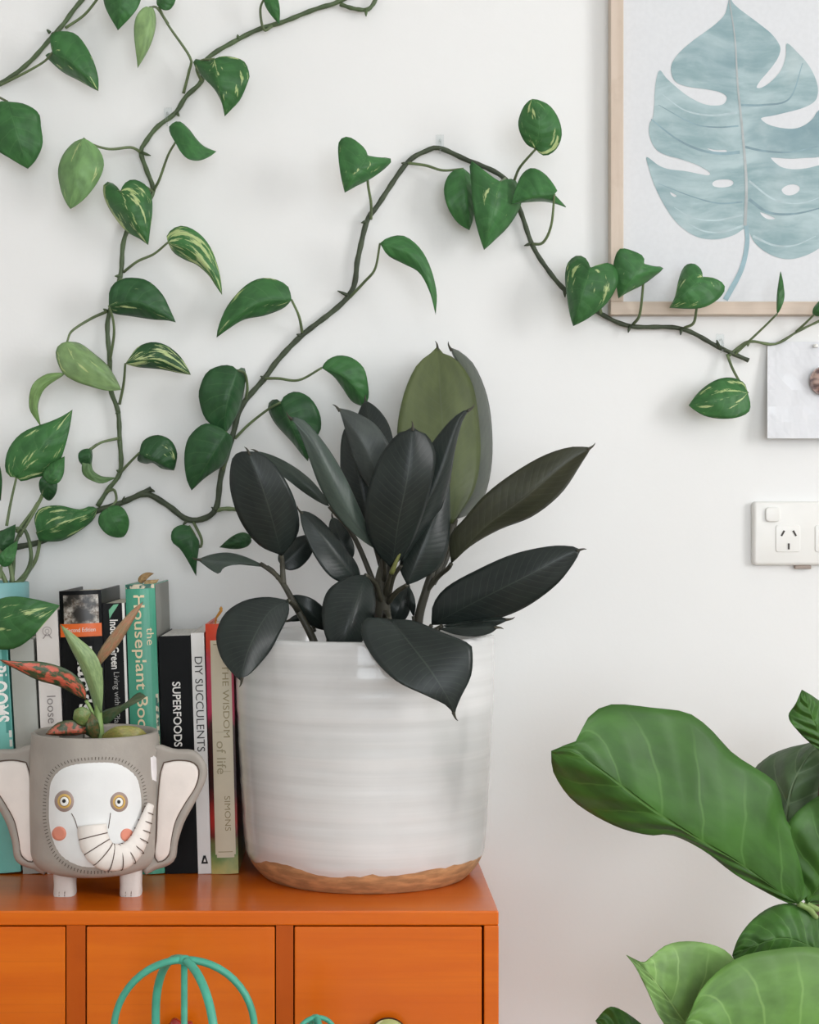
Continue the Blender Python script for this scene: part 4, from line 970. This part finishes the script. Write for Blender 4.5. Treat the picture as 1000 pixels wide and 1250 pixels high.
# cream-labelled book
def floral_mat():
    t = NT('floral_jacket'); tc = t.coord('Object'); s_ = t.n('ShaderNodeSeparateXYZ'); t.l(tc, s_.inputs[0])
    n = t.noise(tc, 45, 3); z = t.math('ADD', t.math('DIVIDE', s_.outputs[2], .26), t.math('MULTIPLY', t.math('SUBTRACT', n, .5), .16))
    cr = t.n('ShaderNodeValToRGB'); e = cr.color_ramp.elements
    stops = [(0.0, (190, 178, 110)), (.07, (104, 134, 74)), (.14, (96, 30, 24)), (.22, (168, 40, 34)), (.34, (44, 18, 18)), (.58, (58, 22, 22)), (.62, (176, 40, 78)), (.85, (190, 60, 84)), (.90, (206, 52, 30)), (1.0, (214, 70, 30))]
    e[0].position, e[0].color = stops[0][0], lin4(stops[0][1]); e[1].position, e[1].color = stops[-1][0], lin4(stops[-1][1])
    for p_, c_ in stops[1:-1]:
        q = e.new(p_); q.color = lin4(c_)
    t.l(z, cr.inputs[0]); t.base(cr.outputs[0]); t.set(Roughness=.35); return t.m
b = Book(251, 284, 762, 775, .025, (150, 36, 40), 'red floral jacketed book with a long cream spine label next to the white pot', depth=.125, bulge=.002)
b.cover.data.materials.clear(); b.cover.data.materials.append(floral_mat())
lab = []
x0, x1, z0, z1 = b.w * .17, b.w * .92, b.zof(1047), b.zof(782); rr = .003
b.patch(x0, x1, z0 + rr, z1, flat((206, 196, 172)), 'cream_label', .0004)
b.patch(x0 + rr * .5, x1 - rr * .5, z0, z0 + rr, flat((206, 196, 172)), 'cream_label', .0004)
gold = flat((150, 136, 100))
b.text('THE WISDOM', b.w * .70, b.zof(812), .075, .0065, gold, lift=.0007)
b.text('of life', b.w * .48, b.zof(905), .034, .0095, flat((158, 148, 118)), lift=.0007, name='subtitle')
b.text('SIMONS', b.w * .66, b.zof(972), .036, .0060, gold, lift=.0007, name='author')
for zz in (787, 1040): b.patch(x0 + .003, x1 - .003, b.zof(zz) - .0004, b.zof(zz) + .0004, gold, 'rule', .0007)
for zz in (894, 942): b.patch(x0 + .003, x1 - .003, b.zof(zz) - .0003, b.zof(zz) + .0003, flat((178, 166, 138)), 'rule', .0007)
ribm = flat((196, 140, 60), .5)
vs, fs = tube_geo(catmull([Vector((b.w * .35, .012, b.h - .004)), Vector((b.w * .36, .010, b.h + .004)), Vector((b.w * .5, .006, b.h + .010)), Vector((b.w * .6, .004, b.h + .014)), Vector((b.w * .55, .006, b.h + .016))], 12), [.0008 + .0014 * (i / 12) for i in range(13)], 6, flat=.35)
mesh_obj('ribbon_marker', vs, fs, ribm, b.root, True, world=False)
# dried leaf scrap lying on the houseplant book
dl = thing('dried_leaf', P(182, 710, 1.71), 'small curled brown dried leaf lying on top of the tall teal green book', 'leaf')
DRY = leaf_mat('dried_leaf', N=5, vein=.2, vcol=(200, 170, 120), rough=.8, transl=0)
leaf(dl, (170, 711), (188, 700), 4, 5, 'ovate', 3, 1.712, 1.722, (152, 122, 84), 0, DRY, -.004, wave=(.002, 2), n=10, m=3, name='blade')
leaf(dl, (176, 712), (194, 707), 4, 4, 'ovate', -2, 1.705, 1.712, (176, 148, 108), 0, DRY, -.003, wave=(.002, 2), n=10, m=3, name='blade')

# ------------------------------------------------------------------ teal pot under the pothos
pot_top = P(0, 712, 1.765 - .048).z
TEALP = plain('teal_ceramic', (120, 172, 172), .45, .08, 30)
hh = pot_top - POT_B; px_, py_ = pothos.location.x, pothos.location.y
lathe('planter', [(0, 0), (.046, 0), (.048, .002), (.0505, hh * .5), (.050, hh - .001), (.049, hh), (.0475, hh - .001), (.046, hh - .012), (0, hh - .012)], (px_, py_, POT_B), TEALP, pothos, 48)
soil_disc((px_, py_), .0455, pot_top - .010, pothos, 24)

# ------------------------------------------------------------------ elephant planter
ED = 1.612; ecx = (116 - CX) * ED / F; ER = .0632
rim_z = ZC - (902 - CY) * (ED - ER) / F
bot_z = ZC - (1072 - CY) * (ED - ER * .7) / F
ele = thing('elephant_planter', (ecx, ED, CT), 'grey elephant-faced ceramic planter holding a small red-speckled plant', 'potted plant')
GREY = plain('grey_stoneware', (164, 157, 148), .75, .07, 30, .25, 260)
GREYL = plain('pale_stoneware', (206, 200, 194), .75, .06, 30, .25, 260)
FACE = plain('white_slip', (232, 232, 230), .6, .03, 30, .12, 260)
PINK = plain('ear_pink_slip', (232, 222, 214), .65, .05, 30, .12, 260)
LINE = plain('brown_line', (92, 74, 62), .8)
H = rim_z - bot_z
def er(z):
    """outer radius of the body at height z above its bottom"""
    t = z / H
    if t < .16: return ER * (.70 + .29 * math.sqrt(max(0, 1 - (1 - t / .16) ** 2)))
    return ER * (.99 + .015 * math.sin((t - .16) / .84 * PI) - .012 * max(0, t - .8) / .2)
prof = [(0, 0), (ER * .5, 0)] + [(er(H * q / 40), H * q / 40) for q in range(0, 40)]
rt = er(H)
prof += [(rt, H - .001), (rt - .0015, H), (rt - .004, H - .0005), (rt - .0055, H - .003), (rt - .006, H - .030), (0, H - .030)]
lathe('body', prof, (ecx, ED, bot_z), GREY, ele, 72)
soil_disc((ecx, ED), rt - .0062, rim_z - .014, ele, 24)
def onbody(px, py, off=0.0):
    """point on the front of the body seen at pixel px,py, lifted off along the normal"""
    d = ED - ER
    for _ in range(14):
        x = (px - CX) * d / F; z = ZC - (py - CY) * d / F
        r = er(min(max(z - bot_z, .001), H)) + off
        dx = x - ecx
        d = ED - math.sqrt(max(1e-8, r * r - dx * dx))
    return P(px, py, d)
def body_patch(name, outline, off, mat, parent, rings=8, edge=.3, n=None):
    """domed patch lying on the body; outline in pixels"""
    c = Vector((sum(p[0] for p in outline) / len(outline), sum(p[1] for p in outline) / len(outline)))
    ol = catmull([Vector(p) for p in outline] + [Vector(outline[0])], n or 48)[:-1]; m = len(ol)
    vs = [onbody(c.x, c.y, off)]; fs = []
    for k in range(1, rings + 1):
        for q in ol:
            p = c.lerp(q, k / rings); vs.append(onbody(p.x, p.y, off * (1 if k < rings - 1 else (.75 if k == rings - 1 else -.25))))
    for i in range(m): fs.append((0, 1 + i, 1 + (i + 1) % m))
    for k in range(rings - 1):
        for i in range(m):
            j = (i + 1) % m; a = 1 + k * m
            fs.append((a + i, a + m + i, a + m + j, a + j))
    o = mesh_obj(name, vs, fs, mat, parent, True)
    bm = bmesh.new(); bm.from_mesh(o.data); bmesh.ops.recalc_face_normals(bm, faces=bm.faces); bm.to_mesh(o.data); bm.free()
    return o
def zq(a, b): return (a * .27, 860 + b * .27)
face_ol = [zq(*q) for q in ((215, 430), (225, 350), (265, 295), (330, 268), (430, 258), (520, 260), (580, 285), (625, 330), (642, 400), (645, 470), (640, 560), (600, 660), (540, 725), (440, 745), (350, 735), (275, 690), (235, 620), (216, 530))]
face = body_patch('face', face_ol, .0016, FACE, ele, 10, n=72)
# stitches round the face
st_parts = []
fc = Vector((sum(p[0] for p in face_ol) / len(face_ol), sum(p[1] for p in face_ol) / len(face_ol)))
for q in catmull([Vector(p) for p in face_ol] + [Vector(face_ol[0])], 104)[:-1]:
    dq = (q - fc).normalized(); a, b_ = q + dq * 2.0, q + dq * 5.6
    st_parts.append(tube_geo([onbody(a.x, a.y, .0002), onbody(b_.x, b_.y, .0002)], .00035, 5))
V_, F_ = join_geo(st_parts); o = mesh_obj('stitching', V_, F_, plain('stitch_brown', (96, 86, 76), .8), ele, False); o['kind'] = 'stuff'
def disc(name, cx_, cy_, rx, ry, off, mat, parent):
    rx *= 1.12; ry *= 1.12
    return body_patch(name, [(cx_ + rx * math.cos(2 * PI * i / 16), cy_ + ry * math.sin(2 * PI * i / 16)) for i in range(16)], off, mat, parent, 6, n=32)
for (ex, ey, rx) in ((78.5, 978, 12.2), (145.5, 979, 11.2)):
    e = disc('eye', ex, ey, rx, 13.5 if rx > 12 else 12.5, .0030, plain('eye_mauve', (158, 138, 130), .6), ele)
    disc('eye_ring', ex, ey, rx * .80, 10.2, .0036, plain('eye_mustard', (206, 168, 92), .55), e)
    disc('eye_line', ex, ey + .2, rx * .60, 7.7, .0040, plain('eye_brown', (122, 92, 60), .55), e)
    disc('eye_white', ex, ey + .3, rx * .52, 6.8, .0044, plain('eye_white', (238, 236, 230), .4), e)
    disc('pupil', ex - .4, ey - .2, rx * .22, 2.8, .0052, plain('eye_pupil', (34, 32, 32), .25), e)
for (x, y, r) in ((72.5, 1017.5, 8.8), (155, 1019.5, 8.2)):
    disc('cheek', x, y, r, r * 1.02, .0028, plain('cheek_coral', (222, 140, 116), .6), ele)
# trunk
tc_ = [((416, 545), 66), ((420, 590), 68), ((436, 640), 68), ((470, 680), 66), ((515, 692), 62), ((562, 685), 58), ((605, 650), 52), ((635, 595), 44), ((655, 535), 36), ((670, 485), 28), ((682, 452), 19)]
cl = catmull([Vector(zq(*a)) for a, _ in tc_], 50)
rr_ = []
for i in range(51):
    f = i / 50 * (len(tc_) - 1); k = min(int(f), len(tc_) - 2); rr_.append((tc_[k][1] + (tc_[k + 1][1] - tc_[k][1]) * (f - k)) * .27 * ED / F * .97)
pts = []
for i, q in enumerate(cl):
    lift = .002 + .010 * min(1, i / 12)
    pts.append(onbody(q.x, q.y, lift * .55))
rings_at = [5, 10, 14, 18, 22, 26, 30, 34, 38, 42, 46]
rad = []
for i in range(51):
    dmin = min(abs(i - a) for a in rings_at); r = rr_[i] * (1.0 - (.05 if dmin < .6 else 0))
    rad.append(r)
TRK = plain('trunk_slip', (232, 224, 216), .62, .05, 30, .12, 260)
vs, fs = tube_geo(pts, rad, 20, True, .62, Vector((0, 1, 0)))
trunk = mesh_obj('trunk', vs, fs, TRK, ele, True)
for a in rings_at:
    t_ = (pts[min(a + 1, 50)] - pts[max(a - 1, 0)]).normalized(); up = Vector((0, 1, 0)); up = (up - t_ * up.dot(t_)).normalized(); bn = t_.cross(up)
    loop = [pts[a] + up * (rad[a] * .62 * 1.03 * math.cos(2 * PI * k / 28)) + bn * (rad[a] * 1.015 * math.sin(2 * PI * k / 28)) for k in range(29)]
    vs, fs = tube_geo(loop, .0005, 5, False); mesh_obj('groove', vs, fs, LINE, trunk, True)
for ln in ([(323, 492), (338, 520), (350, 560)], [(500, 490), (496, 520), (490, 560)]):
    vs, fs = tube_geo([onbody(q.x, q.y, .0017) for q in catmull([Vector(zq(*a)) for a in ln], 8)], .0004, 5); mesh_obj('brow_line', vs, fs, LINE, face, True)
# ears
ear_out = [(690, 175), (735, 182), (790, 200), (870, 204), (912, 236), (938, 290), (928, 350), (884, 440), (835, 530), (806, 620), (796, 690), (765, 726), (700, 748), (655, 768), (640, 700), (645, 450), (660, 250)]
ear_in = [(742, 266), (800, 256), (868, 264), (897, 300), (884, 370), (834, 450), (792, 530), (772, 620), (762, 680), (722, 709), (701, 680), (708, 600), (714, 450), (726, 320)]
def ear(sgn):
    dE = ED - .004; root = None
    def conv(q, d):
        x, y = zq(*q); x = 116 + (x - 116) * sgn
        return P(x, y, d)
    ol = catmull([Vector(p) for p in ear_out] + [Vector(ear_out[0])], 64)[:-1]
    cen = Vector((760, 420)); layers = [(.82, .0100), (.88, .0112), (.93, .0105), (.975, .008), (1.0, .003), (1.0, -.003), (.975, -.008), (.93, -.0105)]
    vs, fs = [], []; m = len(ol)
    # inset along the local normal so that the rim stays even
    def inset(i, k):
        t_ = (ol[(i + 1) % m] - ol[i - 1]).normalized(); nn = Vector((-t_.y, t_.x)); return ol[i] + nn * (1 - k) * 190
    for (k, dy) in layers:
        for i in range(m): vs.append(conv(inset(i, k), dE - dy))
    for L_ in range(len(layers) - 1):
        for i in range(m):
            j = (i + 1) % m; fs.append((L_ * m + i, L_ * m + j, (L_ + 1) * m + j, (L_ + 1) * m + i))
    fs.append(tuple(range(m))); fs.append(tuple(range((len(layers) - 1) * m, len(layers) * m)))
    o = mesh_obj('ear', vs, fs, GREY if sgn > 0 else GREY, ele, True)
    bm = bmesh.new(); bm.from_mesh(o.data); bmesh.ops.triangulate(bm, faces=[f for f in bm.faces if len(f.verts) > 4]); bmesh.ops.recalc_face_normals(bm, faces=bm.faces); bm.to_mesh(o.data); bm.free(); autosmooth(o, .9)
    il = catmull([Vector(p) for p in ear_in] + [Vector(ear_in[0])], 56)[:-1]; m = len(il); c = Vector((sum(q.x for q in il) / m, sum(q.y for q in il) / m))
    vs, fs = [conv(c, dE - .0118)], []
    for k, dy in ((.5, .0118), (.9, .0116), (.97, .0112), (1.0, .0100)):
        for q in il: vs.append(conv(c.lerp(q, k), dE - dy))
    for i in range(m): fs.append((0, 1 + i, 1 + (i + 1) % m))
    for L_ in range(3):
        for i in range(m):
            j = (i + 1) % m; a = 1 + L_ * m; fs.append((a + i, a + m + i, a + m + j, a + j))
    p_ = mesh_obj('inner_ear', vs, fs, PINK, o, True)
    bm = bmesh.new(); bm.from_mesh(p_.data); bmesh.ops.recalc_face_normals(bm, faces=bm.faces); bm.to_mesh(p_.data); bm.free()
    lp = [conv(c.lerp(q, 1.02), dE - .0106) for q in il + il[:1]]
    vs, fs = tube_geo(lp, .0006, 5, False); mesh_obj('ear_line', vs, fs, LINE, o, True)
ear(1); ear(-1)
# feet with toes
for fx in (79.5, 160):
    c = P(fx, 1098, 1.600); c.z = CT
    bm = bmesh.new()
    n = 28; hts = [(0, 1.0), (.002, 1.04), (.010, 1.0), (.030, 1.08)]
    vs, fs = [], []
    for (z, k) in hts:
        for i in range(n):
            a = 2 * PI * i / n; ca, sa = math.cos(a), math.sin(a); e = .6
            x = math.copysign(abs(ca) ** e, ca) * .0103 * k; y = math.copysign(abs(sa) ** e, sa) * .0125 * k
            if z < .009 and sa < -.3: y -= .0010 * abs(math.sin(3.1 * (ca + .5) * PI / 1.3))
            vs.append((c.x + x, c.y + y, CT + .0001 + z))
    for L_ in range(len(hts) - 1):
        for i in range(n): j = (i + 1) % n; fs.append((L_ * n + i, L_ * n + j, (L_ + 1) * n + j, (L_ + 1) * n + i))
    fs.append(tuple(range(n)))
    ft = mesh_obj('foot', vs, fs, GREYL, ele, True)
    for tx in (-.0036, .0018):
        vs, fs = tube_geo([Vector((c.x + tx, c.y - .0133, CT + .001)), Vector((c.x + tx, c.y - .0130, CT + .0045)), Vector((c.x + tx + .0004, c.y - .0120, CT + .0075))], .0005, 5); mesh_obj('toe_line', vs, fs, LINE, ft, True)
# price sticker
body_patch('price_sticker', [(183.5, 924), (191.5, 922.5), (194, 949), (186, 953)], .0006, plain('sticker_white', (238, 234, 234), .5), ele, 4, n=16)
# the speckled plant growing in it
def agl_mat():
    t = NT('speckled_leaf'); oi = t.n('ShaderNodeObjectInfo'); uvn = t.n('ShaderNodeUVMap'); uvn.uv_map = 'UVMap'; sp = t.n('ShaderNodeSeparateXYZ'); t.l(uvn.outputs[0], sp.inputs[0])
    a = t.math('MULTIPLY', t.math('ABSOLUTE', t.math('SUBTRACT', sp.outputs[1], .5)), 2.0)
    mp = t.n('ShaderNodeMapping'); mp.inputs['Scale'].default_value = (9, 4, 1); t.l(uvn.outputs[0], mp.inputs[0]); t.l(oi.outputs['Location'], mp.inputs[1])
    n = t.noise(mp.outputs[0], 1.0, 4, .6)
    f = t.math('MULTIPLY', t.smooth(n, .44, .56), t.smooth(a, .95, .65)); f = t.math('MULTIPLY', f, oi.outputs['Alpha'])
    red = t.mix(t.noise(mp.outputs[0], 3.0), lin4((196, 50, 42)), lin4((202, 122, 92)))
    n2 = t.noise(uvn.outputs[0], 14, 3)
    base = t.mix(t.smooth(n2, .35, .7), t.mix(1.0, oi.outputs['Color'], (.7, .75, .7, 1), 'MULTIPLY'), oi.outputs['Color'])
    t.base(t.mix(f, base, red)); t.set(Roughness=.4); t.bump(n2, .2, .002); return t.m
AGL = agl_mat()
def al(base, tip, A, B, shape='ellip', col=(70, 96, 56), red=.0, d0=1.60, d1=1.59, **k):
    o = leaf(ele, base, tip, A, B, shape, k.pop('bow', 0), d0, d1, col, red, AGL, k.pop('arch', -.006), wave=(.0015, 2), n=16, m=5, th=.0007, **k)
    return o
def zl(a, b): return (a * .18, 735 + b * .18)
STEMG = plain('fresh_stem', (140, 168, 98), .45, .15, 50)
tube('stem', [P(125, 918, 1.605), P(122, 895, 1.605), P(120, 872, 1.604), P(121, 845, 1.603), P(122, 815, 1.602)], .0050, STEMG, ele, 16, 10, .0026)
al(zl(580, 660), zl(-5, 390), [zl(585, 600), zl(530, 510), zl(430, 445), zl(280, 405), zl(120, 400)], [zl(520, 635), zl(400, 570), zl(260, 530), zl(120, 460), zl(40, 420)], col=(62, 86, 56), red=1.0, d0=1.60, d1=1.575, mid=[zl(500, 570), zl(330, 490), zl(130, 430)])
tube('stem', [P(118, 884, 1.604), P(112, 868, 1.602), P(105, 855, 1.600)], .0018, STEMG, ele, 8, 8)
al(zl(690, 750), zl(410, 150), [zl(650, 740), zl(600, 580), zl(540, 430), zl(470, 290)], [zl(700, 600), zl(690, 450), zl(640, 340), zl(540, 250)], col=(146, 170, 116), red=.0, d0=1.60, d1=1.585, mid=[zl(660, 600), zl(590, 430), zl(490, 270)])
al(zl(680, 430), zl(972, -3), [zl(650, 400), zl(680, 320), zl(790, 170), zl(890, 60)], [zl(710, 390), zl(810, 280), zl(900, 130)], col=(168, 138, 106), red=.25, d0=1.602, d1=1.59)
al(zl(660, 770), zl(990, 640), [zl(720, 730), zl(840, 690), zl(940, 615)], [zl(720, 830), zl(830, 740), zl(950, 670)], col=(62, 86, 56), red=.05, d0=1.61, d1=1.60)
al(zl(620, 800), zl(500, 760), [zl(610, 830), zl(560, 840), zl(500, 800)], [zl(610, 740), zl(560, 710), zl(510, 730)], 'round', col=(116, 140, 78), red=.1, d0=1.598, d1=1.59)
al(zl(600, 880), zl(310, 895), [zl(560, 900), zl(470, 905), zl(380, 905)], [zl(570, 830), zl(480, 800), zl(400, 815), zl(350, 850)], col=(62, 76, 46), red=.7, d0=1.60, d1=1.585)
al(zl(620, 920), zl(520, 800), [zl(560, 880), zl(520, 840)], [zl(650, 870), zl(620, 810), zl(560, 790)], 'round', col=(62, 86, 56), red=.0, d0=1.605, d1=1.60)
al(zl(650, 940), zl(610, 740), 8, 8, 'ellip', col=(76, 92, 52), red=.15, d0=1.60, d1=1.595)
al(zl(690, 950), zl(1000, 900), [zl(700, 900), zl(770, 850), zl(860, 838), zl(950, 855)], [zl(760, 960), zl(860, 960), zl(960, 950)], 'round', col=(150, 146, 74), red=.08, d0=1.598, d1=1.60, arch=-.014)
box('soil_stone', P(72, 905, 1.60), P(104, 893, 1.612), plain('soil_stone', (128, 122, 112), .85, .15, 80, .5), ele, .0015)

# ------------------------------------------------------------------ fiddle-leaf fig
FD = 1.60
fig = thing('potted_fiddle_leaf_fig', ((1010 - CX) * FD / F, FD, 0), 'fiddle-leaf fig with huge bright green veined leaves beside the cabinet', 'potted plant')
fx_, fy_ = fig.location.x, fig.location.y
lathe('planter', [(0, 0), (.105, 0), (.110, .004), (.135, .24), (.136, .25), (.132, .252), (.128, .25), (.122, .20), (0, .20)], (fx_, fy_, 0), plain('fig_pot', (196, 188, 178), .6, .06, 20), fig, 56)
soil_disc((fx_, fy_), .121, .215, fig)
BARK = plain('fig_bark', (96, 80, 60), .8, .25, 60, .5, 200)
tube('trunk', [Vector((fx_, fy_, .20)), Vector((fx_ + .01, fy_, .40)), Vector((fx_ - .006, fy_ + .005, .60)), P(1003, 1180, FD + .01), P(996, 1090, FD + .01), P(1004, 1000, FD + .02), P(1012, 915, FD + .03)], .011, BARK, fig, 50, 12, .006)
def fl(base, tip, A, B, col, d0, d1, pet=None, **k):
    o = leaf(fig, base, tip, A, B, k.pop('shape', 'broad'), k.pop('bow', 0), d0, d1, col, 0, M['fig'], k.pop('arch', -.01), k.pop('eA', None), k.pop('eB', None), k.pop('wave', (.006, 2.5)), k.pop('mid', None), n=30, m=10, dmax=W - .01, th=.0010, cup=k.pop('cup', 0))
    if pet:
        vs, fs = tube_geo(catmull([P(*q) for q in pet] + [P(base[0], base[1], d0)], 10), .0030, 8); mesh_obj('petiole', vs, fs, STEMG, o, True)
    return o
# the great leaf reaching towards the cabinet
fl((975, 1103), (673, 917), [(962, 1102), (930, 1086), (896, 1066), (858, 1037), (820, 1019), (791, 1019), (749, 1007), (701, 978), (676, 943)],
   [(990, 1085), (985, 1040), (959, 999), (949, 958), (921, 937), (894, 919), (866, 889), (839, 870), (797, 864), (746, 860), (719, 875), (702, 906), (684, 911)],
   (62, 106, 40), 1.585, 1.50, [(996, 1120, FD), (988, 1110, FD - .01)], mid=[(940, 1080), (901, 1053), (851, 1024), (794, 987), (736, 942), (700, 918)], eA=.035, eB=.030, wave=(.007, 2.6), arch=-.012)
fl((994, 1095), (1012, 900), [(960, 1060), (930, 1010), (918, 950), (935, 926), (960, 914), (985, 908)], [(1020, 1060), (1060, 1000), (1060, 940), (1035, 908)], (76, 100, 66), 1.635, 1.65, [(998, 1085, FD + .01)], mid=[(962, 1030), (964, 970), (985, 925)])
fl((985, 1103), (1075, 975), [(955, 1060), (958, 1015), (980, 985), (1020, 965)], [(1020, 1100), (1070, 1060), (1090, 1010)], (62, 106, 40), 1.59, 1.57, [(998, 1110, FD)])
fl((1012, 926), (979, 842), [(985, 903), (968, 885), (963, 873), (972, 858)], [(1020, 900), (1015, 870), (995, 852)], (62, 106, 40), 1.62, 1.60, [(1012, 940, FD + .03)])
fl((1012, 1165), (894, 1166), [(985, 1200), (940, 1200), (905, 1185)], [(1000, 1120), (972, 1104), (945, 1106), (920, 1122), (903, 1143)], (62, 106, 40), 1.59, 1.575, [(1002, 1180, FD)], mid=[(960, 1145), (920, 1155)])
fl((1030, 1330), (836, 1250), [(1000, 1400), (940, 1400), (870, 1330)], [(1080, 1260), (1060, 1180), (1000, 1157), (945, 1159), (897, 1171), (858, 1205)], (98, 140, 66), 1.545, 1.47, [(1006, 1300, FD), (1020, 1335, 1.57)], mid=[(985, 1290), (910, 1262)], eA=.02, eB=.035, wave=(.004, 2))
fl((880, 1300), (765, 1166), [(845, 1295), (808, 1245), (790, 1208), (776, 1180)], [(900, 1240), (905, 1195), (897, 1172), (878, 1156), (845, 1149), (815, 1153), (795, 1168), (787, 1176)], (126, 164, 94), 1.55, 1.505, [(1006, 1310, FD), (940, 1320, 1.57)], mid=[(840, 1255), (812, 1215), (788, 1185)], eA=-.016, eB=.025, wave=(.006, 3))
fl((830, 1320), (727, 1246), [(790, 1310), (750, 1275)], [(800, 1268), (770, 1240), (745, 1229)], (62, 106, 40), 1.60, 1.585, [(1006, 1330, FD), (910, 1340, 1.60)])

# ------------------------------------------------------------------ turquoise wire domes standing before the cabinet
def dome(name, cx_px, top_py, d, R, label, rib_angles, foot=True, r=.0032, sub_top=None):
    top = P(cx_px, top_py, d); cx_, cy_ = top.x, d
    t = thing(name, (cx_, cy_, 0), label, 'wire cage')
    zt = top.z - r; zc = zt - R
    for a in rib_angles:
        pts = [Vector((cx_ + R * math.cos(a) * math.sin(q), cy_ + R * math.sin(a) * math.sin(q), zc + R * math.cos(q))) for q in [i * PI / 2 / 12 for i in range(13)]]
        pts += [Vector((cx_ + R * math.cos(a), cy_ + R * math.sin(a), zc + (.004 - zc) * k / 6)) for k in range(1, 7)]
        ext = Vector((-math.sin(a), math.cos(a), 0))
        vs, fs = tube_geo(pts, r, 10, True, 1.25, ext); mesh_obj('rib', vs, fs, M['turq'], t, True)
    tube('centre_rod', [Vector((cx_, cy_, zt)), Vector((cx_, cy_, zt * .5)), Vector((cx_, cy_, .004))], r * .9, M['turq'], t, 6, 10)
    lathe('top_boss', [(0, -.004), (r * 1.6, -.003), (r * 1.9, .0), (r * 1.2, r * 1.0), (0, r * 1.3)], (cx_, cy_, zt), M['turq'], t, 16)
    for zz in (.004, zc * .5):
        ring = [Vector((cx_ + R * math.cos(2 * PI * k / 40), cy_ + R * math.sin(2 * PI * k / 40), zz)) for k in range(41)]
        vs, fs = tube_geo(ring, r, 8, False); mesh_obj('hoop', vs, fs, M['turq'], t, True)
    return t
dome('wire_cage', 225, 1167, 1.415, .0605, 'turquoise wire dome frame in front of the middle orange drawer', [0.04, PI + .04, -1.04, PI - 1.04])
dome('wire_cage', 386, 1239, 1.44, .0180, 'small turquoise wire dome frame in front of the drawer with the green knob', [0.3, PI * .5 + .3, PI + .3, PI * 1.5 + .3], r=.0022)
